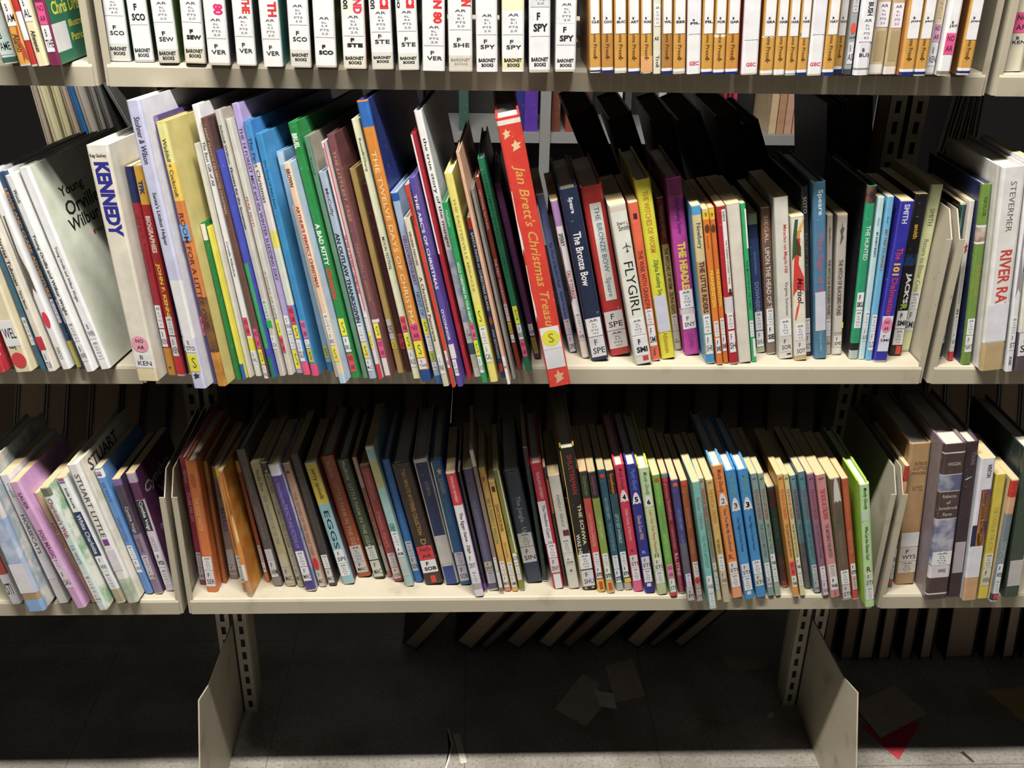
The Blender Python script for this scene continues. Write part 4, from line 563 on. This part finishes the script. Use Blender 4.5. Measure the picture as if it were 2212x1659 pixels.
def ghostly(v, geo, col, n, title, desc, spec, tc, g0, g1, side=None):
    B(v, geo, 'hard', col, desc, "h|#ghost|e4e0e0|%g|%g|.1|.9;h|%s|4c4c54|%g|%g|.33|.68|.04;%s" % (g1-g0 and g0, g1, n, g0+(g1-g0)*.38, g1-(g1-g0)*.18, spec), side=side)
ghostly('P', '476 552 1468 316 400 468', 'd0304e', '4', '', 'pink-red hardcover with white ghost numbered 4', "t|Mostly Ghostly|8c1c40|485|655|.25|.75|.01|i;t|Little Camp of Horrors|f0b8c0|810|1060|.3|.7|.01;h|R|7c1c40|1130|1155|.3|.7|.02;F|1178|1275|F STI|dcd4d8;A|1278|1378|3.5 3.0;b|f05c90|1382|1468", '', 660, 752)
ghostly('P', '566 646 1482 412 498 464', '2a2a8a', '5', '', 'deep blue hardcover with white ghost numbered 5', "t|Mostly Ghostly|5c84dc|490|665|.25|.75|.01|i;t|Ghouls Gone Wild|d8b8a0|860|1050|.3|.7|.01;h|R|78b0e8|1140|1165|.3|.7|.02;F|1190|1285|F STI|d4d4dc;A|1290|1390|3.5 3.0;P|e8e4f0|1400|1425|.3|.7", '', 678, 770)
ghostly('P', '664 744 1494 510 596 490', 'c4d8a0', '6', '', 'pale green hardcover with white ghost and yellow edge', "t|Mostly Ghostly|3c9484|515|700|.25|.75|.01|i;t|Let's Get This Party Haunted|e05838|820|1165|.3|.7|.01;h|H|2c7434|1165|1195|.3|.7|.02;F|1205|1300|F STI|d8dccc;A|1305|1400|3.5 3.0;b|c0cc94|1405|1494", '', 700, 790, side='e8e02c')
B('P', '764 828 1506 622 680 545', 'paper', '6cac44', 'grass green paperback with pink NO AR sticker', "O|562|592|d83c28;t|GIVE YOURSELF|a0d878|600|780|.3|.6;t|Goosebumps|8a9078|820|990|.2|.8|.01;t|ZAPPED IN SPACE|a4d080|1010|1200|.3|.65;N|1250|1362|f07cac;F|1365|1470|F STI;b|d83048|1475|1506")
B('P', '836 888 1484 690 744 530', 'paper', '9c1a38', 'maroon paperback with author name near foot', "b|6c8c90|530|560;O|562|595|d83030;t|GIVE YOURSELF|d08c94|600|730|.3|.6;t|Goosebumps|d8a8a0|740|900|.2|.8|.01;t|IT CAME FROM THE INTERNET|d8a0a0|940|1130|.3|.6;t|R.L. STINE|ecd0c8|1160|1340|.25|.75|.03;t|SCHOLASTIC|d8a0a0|1345|1470|.25|.65")
B('P', '904 962 1542 766 828 578', 'paper', '40407c', 'dark violet paperback turning grey below', "O|600|632|e05830;t|GOOSEBUMPS|8088c4|810|980|.3|.7|.01;t|THE CREEPY CREATIONS|7c80a8|1010|1160|.3|.6;b|5c5c6c|1080|1320;A|1325|1430|3.5 3.0|dcd8e0;b|bcb8bc|1430|1542;f|1450|1520|F STI")
B('P', '980 1038 1546 850 910 585', 'paper', 'a05428', 'brown-orange paperback with red dot sticker', "O|590|625|d84028;t|Goosebumps|d88c58|800|960|.2|.8|.01;t|TICK TOCK|dca070|1050|1160|.3|.6;A|1230|1345|3.5 3.0;W|1345|1440|b8b4ac;O|1352|1402|d82c34;F|1445|1530|F STI|ccc8c8")
B('P', '1070 1136 1608 930 990 602', 'paper', '78bfb8', 'aqua paperback jutting farthest over the edge', "t|Boxcar Children|8c8c98|720|970|.25|.75|.02;t|THE PIZZA MYSTERY|5ca09c|1020|1280|.3|.7;F|1345|1465|F WAR;A|1468|1580|3.5 3.0;b|d8d8d8|1582|1608", yaw=-2)
B('P', '1140 1180 1536 990 1034 572', 'paper', 'a8aa90', 'grey-olive paperback with red title right of aqua one', "h|#51|333|580|598|.3|.7;t|THE BOXCAR CHILDREN|c84438|640|875|.25|.75|.015;t|THE MYSTERY OF THE SINGING GHOST|807c68|890|1190|.3|.7;F|1240|1330|F WAR;A|1335|1450|3.5 3.0;b|d8d4a8|1455|1536")
B('P', '1186 1246 1554 1046 1104 582', 'paper', 'dab45c', 'mustard paperback left of orange ghost book', "h|#10|333|592|608|.3|.7;t|THE BOXCAR CHILDREN|dc8c3c|650|920|.25|.75|.02;t|THE CEREAL BOX|6c5c30|1050|1160|.3|.65;A|1178|1300|3.5 3.0;F|1305|1410|F WAR|ccc0b4;b|c8b490|1412|1554")
ghostly('Q', '228 314 1522 66 156 475', 'ec8e40', '2', '', 'orange hardcover with white ghost numbered 2', "t|Mostly Ghostly|8c3420|495|680|.25|.75|.01|i;t|Have You Met My Ghoulfriend?|4c5860|810|1150|.3|.7|.01;h|R.|9c2c20|1170|1210|.25|.75|.02;F|1232|1325|F STI|e4e0e0;A|1330|1430|3.5 3.0;b|f4a070|1435|1522", '', 685, 785, side='58a0c8')
ghostly('Q', '328 408 1532 166 252 512', '3a90d0', '3', '', 'sky blue hardcover with ghost numbered 3, left twin', "t|Mostly Ghostly|78a888|545|700|.25|.75|.01|i;t|One Night in Doom House|1c4078|880|1150|.3|.7|.01;F|1248|1345|F STI|d8dce4;A|1350|1455|3.5 3.0;P|dcdce4|1465|1490|.3|.7", '', 722, 828)
ghostly('Q', '418 502 1518 264 350 505', '3a90d0', '3', '', 'sky blue hardcover with ghost numbered 3, right twin', "t|Mostly Ghostly|78a888|540|690|.25|.75|.01|i;t|One Night in Doom House|1c4078|865|1140|.3|.7|.01;A|1220|1325|3.5 3.0;F|1330|1420|F STI|d8d8c8", '', 715, 815)
def boxcar(v, geo, col, desc, n, tcol, sub, spec):
    B(v, geo, 'paper', col, desc, "h|%s|444|560|578|.25|.75|.02;t|THE BOXCAR CHILDREN|%s|650|890|.25|.75|.015;t|%s|5c6460|930|1200|.3|.7|.005;%s" % (n, tcol, sub, spec))
boxcar('Q', '512 566 1505 370 424 535', '809c9c', 'grey-blue paperback right of the sky blue pair', '#49', 'b05c60', 'THE CASTLE MYSTERY', "A|1240|1350|3.5 3.0;F|1355|1430|F WAR|ccccd4")
boxcar('Q', '570 618 1502 428 476 530', '8ca494', 'greenish grey paperback with high F VA label', '#34', 'b05050', 'MYSTERY IN THE CAVE', "F|1168|1268|F WAR||bold;A|1272|1390|3.5 3.0;b|98b0a0|1400|1502")
B('Q', '622 682 1436 508 578 635', 'paper', '2a4236', 'dark green paperback with red patch and brown foot', "b|5c2020~203028|650|800;t|ECHOES|50645c|880|1040|.25|.75|.01;b|5c3c34|1180|1436;P|b83c30|1380|1420|.2|.8")
boxcar('Q', '698 766 1512 580 622 540', 'e4a244', 'amber paperback with red sticker', '#28', 'dc6c34', 'THE DESERTED LIBRARY MYSTERY', "N|1228|1342|f0385c;F|1345|1430|F WAR||bold;b|e89c38|1435|1512")
boxcar('Q', '768 812 1502 624 666 540', 'dccf90', 'pale yellow paperback right of the amber one', '#48', 'd05040', 'THE MYSTERY BOOKSTORE', "F|1200|1300|F WAR||bold;A|1305|1420|3.5 3.0;b|e0dc9c|1430|1502")
boxcar('Q', '814 862 1446 684 742 548', '7498a8', 'dusty blue paperback with worn lower half', '#20', '984854', 'THE HAUNTED CABIN', "b|706c6c|1080|1446")
boxcar('Q', '870 938 1482 752 802 520', '4e8694', 'teal paperback between dusty blue and mauve ones', '#27', '8c5860', 'THE CAMP-OUT MYSTERY', "A|1255|1370|3.5 3.0|c0c4c4;F|1375|1470|F WAR|b8b4b4")
boxcar('Q', '942 1006 1502 818 872 530', '94627e', 'mauve paperback right of the teal one', '#32', 'a04858', 'THE GRAY HOLLOW FARM', "A|1268|1380|3.5 3.0;F|1385|1490|F WAR|d4ccdc")
boxcar('Q', '1008 1092 1518 888 966 545', 'd28c8e', 'salmon pink paperback', '#29', 'c03840', 'THE AMUSEMENT PARK MYSTERY', "A|1250|1350|3.5 3.0|dcd0d0;F|1352|1450|F WAR||bold;P|c05c60|1460|1500|.35|.65")
B('Q', '1098 1182 1538 1000 1082 572', 'paper', '6a5448', 'brown paperback with torn white top, green side', "t|#ghost|d0ccc4|560|760|.2|.9;t|GOOSEBUMPS|5c6448|780|950|.2|.8|.02;t|THE HORROR AT CAMP|8c7870|980|1230|.3|.6;A|1298|1410|3.5 3.0;F|1415|1520|F STI|d4ccd0", side='84a84c')
B('Q', '1184 1240 1532 1100 1148 572', 'paper', 'bc5430', 'orange-red paperback with F STI label', "t|THE CREATURES OF|d8885c|640|900|.3|.6|.0;t|NIGHT OF THE|d88c60|980|1160|.3|.7|.01;F|1245|1345|F STI||bold;A|1350|1450|3.5 3.0|d0c4c0;b|d04838|1455|1532")
B('Q', '1288 1364 1594 1242 1320 622', 'hard', 'b8e09c', 'lime green hardcover at end of bay', "t|Mostly Ghostly|1c2c1c|640|815|.25|.7|.01|i;h|#ghost|c8d4c8|820|905|.05|.7;t|Who Let the Ghosts Out?|1c2c1c|950|1215|.3|.65|.015;h|R|5c2c20|1270|1310|.3|.75|.02;F|1320|1430|F STI|d0d8c0;A|1432|1530|3.5 3.0", side='a0dc30')
# LOWER SHELF, right bay
B('R', '255 294 1456 358 400 590', 'paper', '5c7078', 'thin paperback with fading cream side, first of bay', "b|c02c20|590|700;b|e0a878|700|860;t|LOCOMOTION|b8c0c4|1050|1190|.2|.8|.01;F|1182|1290|F WOO||bold;A|1292|1395|4.7 2.0;P|d82c3c|1402|1432|.2|.9", side='dcc890')
B('R', '308 448 1435 385 553 435', 'hard', 'b48e60', 'tan cloth library book with white labels', "h|PATRICK|5c4830|560|585|.3|.9;h|A LITTLE|5c4830|595|615|.25|.9;h|PRINCESS|5c4830|630|650|.2|.9;h|WYSS|75603f|730|770|.3|.8;W|1065|1165|e4e0e0;F|1170|1268|F WYS|d8d0c8;A|1272|1350|5.0 9.0|d8d0c8", side='9c7850')
B('R', '524 684 1546 660 818 438', 'hard', '4c3a3a', 'dark brown hardcover with cloud pictures on spine', "b|d8d0cc|486|496;h|WIGGIN|c8b8b0|560|585|.25|.8|.01;b|d8d0cc|645|650;b|5c6484~a0a4b8|650|765;b|d8d0cc|765|770;h|Rebecca|c8bcb0|790|815|.2|.8|.01;h|of|c8bcb0|835|860|.4|.58;h|Sunnybrook|c8bcb0|875|905|.08|.92|.01;h|Farm|c8bcb0|920|945|.3|.7|.01;b|d8d0cc|962|967;b|6c7090~b4b4c4|967|1290;A|1200|1295|5.0 9.0;b|dcd4dc|1295|1385;h|WIG|333|1325|1350|.4|.75|.02;b|e0d8d4|1495|1505", side='8a7c80')
B('R', '690 782 1528 822 918 420', 'hard', '3a2a32', 'black-plum hardcover with pink top edge', "t|YOUNG|8c8488|485|580|.5|.8|.0;t|#swoosh|d0ccd0|660|685;t|FIVE CHILDREN AND IT|5c2c38|700|1090|.4|.65|.0;W|1130|1350|b4a8b0;h|AR|333|1148|1165|.4|.6|.03;h|WYS|333|1290|1315|.3|.6|.03", side='5c3a58')
B('R', '788 886 1552 926 1034 536', 'paper', 'e6e6ee', 'white paperback with orange and navy title panel', "t|WINTON|333038|575|670|.5|.8|.02;P|6c3c84|755|1162|.3|1;P|e89c34|765|1160|.36|1;t|Lockie Leonard, SCUMBUSTER|4c3c24|785|1155|.45|.8|.015;P|24284c|1010|1160|0|.34;W|1162|1385|e4e4ee;h|AR|333|1180|1198|.45|.7|.03;h|WIN|333|1325|1345|.45|.8|.03;b|d0a478|1385|1552", side='c8ccd8')
B('R', '906 972 1538 1030 1114 650', 'paper', 'dcc83c', 'mustard-yellow paperback with faint title', "t|THE CASTLE IN THE ATTIC|c0a83c|880|1200|.3|.7|.0;A|1215|1315|4.9 5.0|dcd8c4;F|1320|1440|F WIN|d8d4c4", side='d0bc34')
B('R', '986 1046 1560 1150 1200 688', 'paper', '74858c', 'thin paperback with white F WO label and cream side', "b|c82c20|690|810;b|d8a880|810|930;t|LOCOMOTION|b8c4c8|1130|1290|.2|.8|.01;F|1290|1400|F WOO||bold;A|1402|1500|4.7 2.0;b|1c3040|1500|1560;P|d83840|1505|1540|.3|.9", side='e0c494')
B('R', '1070 1112 1495 1200 1262 600', 'hard', '90b4c0', 'pale blue hardcover behind thin labelled paperback', "", side='98bcc8', Y=.02)
B('R', '1118 1240 1530 1262 1380 470', 'hard', '3e4e40', 'dark green hardcover at far right edge', "W|1258|1440|c8c4c4;h|AR|333|1360|1380|.5|.8|.03;h|WOJ|333|1300|1320|.5|.8|.03", side='2c3c3c')
# ---------------------------------------------------------------- solve positions
for b in BOOKS:
    ox, oy, s = VIEW[b['view']]; row = b['row'] = ROWOF[b['view']]; zs = ZS[row]
    g = b['geo']; P = lambda x, y: (ox+x/s, oy+y/s)
    bl, br, tl, tr = P(g[0], g[2]), P(g[1], g[2]), P(g[3], g[5]), P(g[4], g[5])
    bc = ((bl[0]+br[0])/2, bl[1]); q = hit(*bc, Vector((0, 0, zs)), Vector((0, 0, 1)))
    lim = (-.03, .03) if row == 1 else (-.075, .09)
    Y = b['Y'] if b['Y'] is not None else max(lim[0], min(lim[1], q.y))
    q = hit(*bc, Vector((0, Y, 0)), Vector((0, 1, 0)))
    ps = math.radians(b['yaw']); lat = Vector((math.cos(ps), -math.sin(ps), 0)); n = Vector((math.sin(ps), math.cos(ps), 0))
    O = Vector((q.x, Y, zs)); c = [hit(*p, O, n) for p in (bl, br, tl, tr)]
    sx = [(p-O).dot(lat) for p in c]; zt = (c[2].z+c[3].z)/2; zb = (c[0].z+c[1].z)/2
    k = ((sx[2]+sx[3])/2-(sx[0]+sx[1])/2)/(zt-zb)
    T = ((sx[1]-sx[0])+(sx[3]-sx[2]))/2/math.sqrt(1+k*k)
    b.update(O=O, lat=lat, n=n, k=k, T=max(T, .003), c=0.0, X0=O.x, Y0=Y, ps=ps, h=(zt-zs)*math.sqrt(1+k*k))
    if b['H'] or row == 1: b['h'] = b['H'] or .2
    b['zrow'] = zs
BAYS = {}
for b in BOOKS:
    bay = 0 if b['X0'] < -HB else (2 if b['X0'] > HB else 1)
    b['bay'] = bay; BAYS.setdefault((b['row'], bay), []).append(b)
    b['t'] = math.tan(b['ps']); b['D'] = b['D'] or {'paper': .118, 'hard': .145, 'pict': .20}[b['kind']]
    top = {1: 9, 2: ZS[1]-.023, 3: ZS[2]-.023}[b['row']]-ZS[b['row']]-.003
    b['h'] = min(b['h'], (top-b['T']*abs(b['k']))*math.sqrt(1+b['k']**2))
    b['D'] = min(b['D'], (.186-b['Y0'])*math.cos(b['ps'])-abs(math.sin(b['ps']))*b['T']/2)
for key, L in BAYS.items():
    lo = -3*HB+key[1]*2*HB+.0065; worst, it = relax(L, (lo-(.0085 if key == (2, 1) else 0), lo+2*HB-.0130))
    print('row', key, 'n', len(L), 'iter', it, 'worst', round(worst, 4), 'maxc', round(max(abs(b['c']) for b in L), 4))
for b in BOOKS:
    b['ps'] = math.atan(b['t']); b['lat'] = Vector((math.cos(b['ps']), -math.sin(b['ps']), 0)); b['n'] = Vector((math.sin(b['ps']), math.cos(b['ps']), 0))

def book_pages(kind, h): return h or {'paper': 'd8bf8c', 'hard': 'e4dac4', 'pict': 'efeae0'}[kind]
def profile(T, D, kind):
    r = min(.0022 if kind != 'hard' else .0032, T*.22)
    fx = T/2-r
    p = [(-T/2, D), (-T/2, r+.010), (-T/2+(.0007 if kind == 'hard' and T > .012 else 0), r+.006), (-T/2, r+.002), (-T/2, r), (-T/2+r*.3, r*.3), (-fx, 0)]
    return p + [(-x, y) for x, y in reversed(p)]
def build_book(b):
    T, h, k, kind = b['T'], b['h'], b['k'], b['kind']
    D = b['D']
    th = math.atan(k)
    # world frame: x lateral, y back, z up the spine (leaned in the spine plane)
    lat, n = b['lat'], b['n']; up = (Vector((0, 0, 1))*math.cos(th)+lat*math.sin(th)); xl = (lat*math.cos(th)-Vector((0, 0, 1))*math.sin(th))
    O = b['O'] + Vector((1, 0, 0))*b['c']; O.z = b['zrow'] + abs(math.sin(th))*T/2 + .0002
    M = Matrix((xl, n, up)).transposed().to_4x4(); M.translation = O
    ox, oy, s = VIEW[b['view']]; g = b['geo']
    def zloc(cy):       # height on the spine of a measured mark
        f = (cy-g[2])/(g[5]-g[2]); cx = (g[0]+g[1])/2*(1-f)+(g[3]+g[4])/2*f
        p = hit(ox+cx/s, oy+cy/s, O, n); return max(0.0, min(h, (p-O).dot(up)))
    name = {'paper': 'paperback_book', 'hard': 'hardcover_book', 'pict': 'picture_book'}[kind]
    root = empty(name, M); ct = .0022 if kind != 'paper' else .0005
    ct = min(ct, T*.18)
    bands, stick, titles, sides = [], [], [], []
    for it in [x for x in b['spec'].split(';') if x.strip()]:
        p = [q.strip() for q in it.strip().split('|')]; c = p[0]
        if c == 'b': bands.append((zloc(float(p[3])), zloc(float(p[2])), p[1]))
        elif c in 'th': titles.append(p)
        elif c == 'X': sides.append(p)
        else: stick.append(p)
    if kind == 'paper' and random.random() < .6: bands += [(0, random.uniform(.001, .0025), 'c8c0b0'), (h-random.uniform(.0006, .002), h, 'd4ccbc')]
    base = cover_mat(b['col']); sidem = cover_mat(b['side']) if b['side'] else base
    pr = profile(T, D, kind); NP = len(pr)
    zs_ = sorted(set([0, h] + [z for q in bands for z in q[:2]]))
    zs_ = [z for i, z in enumerate(zs_) if i == 0 or z-zs_[i-1] > 1e-5]
    mb = MB()
    inn = []
    for i, (x, y) in enumerate(pr):
        inn.append((max(-T/2+ct, min(T/2-ct, x)), D if i in (0, NP-1) else max(y, ct)))
    for a, c in zip(zs_, zs_[1:]):
        zm = (a+c)/2; bm = base
        for z0, z1, hc in bands:
            if z0-1e-6 <= zm <= z1+1e-6: bm = cover_mat(hc)
        for i in range(NP-1):
            side = i < 3 or i > NP-5
            mt = (sidem if side else bm)
            mb.face([(pr[i][0], pr[i][1], a), (pr[i+1][0], pr[i+1][1], a), (pr[i+1][0], pr[i+1][1], c), (pr[i][0], pr[i][1], c)], mt)
    for i in range(NP-1):
        p0, p1, q0, q1 = pr[i], pr[i+1], inn[i], inn[i+1]
        mt = sidem if (i < 3 or i > NP-5) else base
        mb.face([(*q0, 0), (*q0, h), (*q1, h), (*q1, 0)], mt)
        mb.face([(*p0, h), (*p1, h), (*q1, h), (*q0, h)], mt); mb.face([(*p1, 0), (*p0, 0), (*q0, 0), (*q1, 0)], mt)
    for i in (0, NP-1):
        mb.face([(*pr[i], 0), (*pr[i], h), (*inn[i], h), (*inn[i], 0)], sidem)
    mb.build('cover', root)
    ins = .0035 if kind != 'paper' else .0003
    pb = MB(); e = ct+.0001; pm = page_mat(book_pages(kind, b['pages']))
    ys = ct+(.0015 if kind != 'paper' else .0002)
    zt_ = h-ins-(.0 if kind == 'paper' else .0005)
    pb.box((-T/2+e, ys, ins), (T/2-e, D-ins, zt_), pm); pb.build('page_block', root)
    fx = T*.5-min(.0022, T*.22)*.6
    for p in titles:
        tb = MB()
        o = p[0]; txt = p[1]; c = ink(p[2]); z1, z0 = zloc(float(p[3])), zloc(float(p[4]))
        xa = float(p[5]) if len(p) > 5 and p[5] else .2; xb = float(p[6]) if len(p) > 6 and p[6] else .8
        bo = float(p[7]) if len(p) > 7 and p[7] else .012; shr = .3 if len(p) > 8 else 0
        X0, X1 = -T/2+T*xa, -T/2+T*xb
        if z1-z0 < .0008: continue
        if o == 't': fn = lambda u, v: (X0+(X1-X0)*v, -.0001, z1-(z1-z0)*u)
        else: fn = lambda u, v: (X0+(X1-X0)*u, -.0001, z0+(z1-z0)*v)
        if txt.startswith('#') and not txt[1:].isdigit(): draw_mark(tb, txt[1:], p[2], X0, X1, z0, z1)
        else: put_text(tb, txt, c, fn, bo, shr)
        if tb.v: tb.build('printed_mark' if txt.startswith('#') else 'spine_lettering', root)
    for p in sides:
        tb = MB(); txt = p[1]; y0, y1, f0, f1 = [float(q) for q in p[3:7]]
        if txt == '#bar': tb.box((T/2, y0, h*(1-f1)), (T/2+.00005, y1, h*(1-f0)), cover_mat(p[2])); tb.build('spine_label', root); continue
        put_text(tb, txt, ink(p[2]), lambda u, v: (T/2+.00008, y0+(y1-y0)*u, h*(1-f1)+h*(f1-f0)*v), .02)
        tb.build('cover_lettering', root)
    for p in stick: sticker(root, p, zloc, T, fx)
    shelf = {1: 'upper', 2: 'middle', 3: 'lower'}[b['row']]
    lab = f"{b['desc']} on the {shelf} shelf"
    cat = 'picture book' if kind == 'pict' else 'book'
    tag(root, lab, cat, ('books on the %s shelf, %s bay' % (shelf, ('left', 'middle', 'right')[b['bay']])))
    return root
WHITE = 'e9e9ee'
def sticker(root, p, zloc, T, fx):
    if p[0] == 'P': p = ['P', p[2], p[3], p[1]]+p[4:]
    c = p[0]; z1, z0 = zloc(float(p[1])), zloc(float(p[2])); mb = MB(); name = 'spine_label'; y = -.00018; blk = ink('222226'); gry = ink('55555c')
    wf = .97
    def sheet(col, xa=-fx*wf, xb=fx*wf, za=z0, zb=z1, yy=y, t=.00012):
        mb.box((xa, yy, za), (xb, yy+t, zb), cover_mat(col, .5, 'l'))
    def line(s, f1, f0, xa, xb, mt=blk, bo=.01, yy=y-.00005):
        Z1, Z0 = z1-(z1-z0)*f1, z1-(z1-z0)*f0; put_text(mb, s, mt, lambda u, v: (T*(xa+(xb-xa)*u), yy, Z0+(Z1-Z0)*v), bo)
    arg = p[3] if len(p) > 3 else ''; a2 = p[4] if len(p) > 4 else ''
    if c == 'A':
        sheet(a2 or WHITE); rl, pt = (arg.split()+['5.0', '2.0'])[:2]
        line('AR', .08, .2, -.22, .26); line('RL', .3, .38, -.1, .14, gry); line(rl, .44, .53, -.12, .16, gry); line('PTS', .62, .72, -.18, .22, gry); line(pt, .79, .89, -.12, .18, gry)
    elif c in 'Ff':
        if c == 'F': sheet(a2 or WHITE)
        w = arg.split(); bo = .045 if 'bold' in p else .01
        w = w[:2]
        if len(w) == 1: line(w[0], .3, .7, -.3, .36, blk, bo)
        else: line(w[0], .14, .42, -.14, .02, blk, bo); line(w[1], .54, .84, -.3, .38, blk, bo)
        if c == 'f': name = 'call_number_print'
    elif c == 'S':
        name = 'yellow_sticker'; sheet(arg or 'f2e62c'); line('S', .2, .8, -.12, .2, ink('6a6a20'), .0)
    elif c == 'N':
        name = 'pink_sticker'; sheet(arg or 'f0508c'); line('NO', .12, .38, -.25, .3); line('AR', .6, .86, -.25, .3)
    elif c == 'O' or c == 'o':
        name = 'round_sticker'; r = (z1-z0)/2; zc = (z0+z1)/2; rx = min(r, fx*.98)
        mb.add([(rx*math.cos(a*math.pi/12), -.00026, zc+r*math.sin(a*math.pi/12)) for a in range(24)], [tuple(range(24))], ink(arg))
        mb.add([(rx*math.cos(a*math.pi/12), -.0001, zc+r*math.sin(a*math.pi/12)) for a in range(24)]+[(rx*math.cos(a*math.pi/12), -.00026, zc+r*math.sin(a*math.pi/12)) for a in range(24)], [(i, (i+1) % 24, 24+(i+1) % 24, 24+i) for i in range(24)], ink(arg))
        if a2 == 'NOAR': line('NO', .2, .42, -.18, .2, blk, .02, -.0003); line('AR', .6, .82, -.18, .2, blk, .02, -.0003)
        if a2 == 'S': line('S', .22, .78, -.12, .14, ink('8a8410'), 0, -.0003)
    elif c == 'W':
        sheet(arg or WHITE)
        if a2: line(a2, .3, .7, -.34, .38)
    elif c == 'P':
        name = 'colour_patch'; xa, xb = (float(p[4]), float(p[5])) if len(p) > 5 else (0, 1)
        sheet(arg, -T/2+T*xa, -T/2+T*xb, yy=-.00006, t=.00004)
    if mb.v:
        o = mb.build(name, root)
        if name == 'round_sticker': o['label'] = 'round coloured sticker'
def draw_mark(mb, kind, col, x0, x1, z0, z1):
    y = -.0001; X = lambda u: x0+(x1-x0)*u; Z = lambda v: z0+(z1-z0)*v
    def poly(pts, m): mb.add([(X(u), y, Z(v)) for u, v in pts], [tuple(range(len(pts)))], m)
    if kind == 'press':
        m = ink(col); poly([(.42, 0), (.58, 0), (.58, 1), (.42, 1)], m); poly([(0, .55), (.2, .35), (.36, .5), (.36, .9), (.15, .8)], m); poly([(1, .55), (.8, .35), (.64, .5), (.64, .9), (.85, .8)], m)
    elif kind == 'ghost':
        poly([(.0, .0), (.25, .08), (.5, 0), (.75, .08), (1, 0), (.92, .4), (.8, .75), (.62, 1), (.38, 1), (.2, .75), (.08, .4)], ink(col))
    elif kind == 'plane':
        m = ink(col); poly([(.44, 0), (.56, 0), (.56, 1), (.44, 1)], m); poly([(0, .45), (.5, .62), (1, .45), (1, .55), (.5, .75), (0, .55)], m); poly([(.28, .1), (.72, .1), (.56, .25), (.44, .25)], m)
    elif kind == 'swoosh':
        poly([(0, .1), (.3, .55), (1, 1), (.62, .45), (.15, 0)], ink(col))
    elif kind == 'leaf':
        m = ink(col); poly([(.1, .0), (.45, .12), (.9, .3), (.7, .45), (1, .7), (.6, .72), (.45, 1), (.3, .7), (0, .6), (.22, .4)], m)
    elif kind == 'star':
        poly([(.5+(.5 if i % 2 == 0 else .2)*math.cos(math.pi/2+i*math.pi/5), .5+(.5 if i % 2 == 0 else .2)*math.sin(math.pi/2+i*math.pi/5)) for i in range(10)], ink(col))
    elif kind == 'bar': poly([(0, 0), (1, 0), (1, 1), (0, 1)], ink(col))
    elif kind == 'wave': poly([(0, 0), (.5, .12), (1, .05), (1, .3), (.55, .55), (.75, 1), (.4, 1), (.15, .6)], ink(col))
for b in BOOKS: build_book(b)
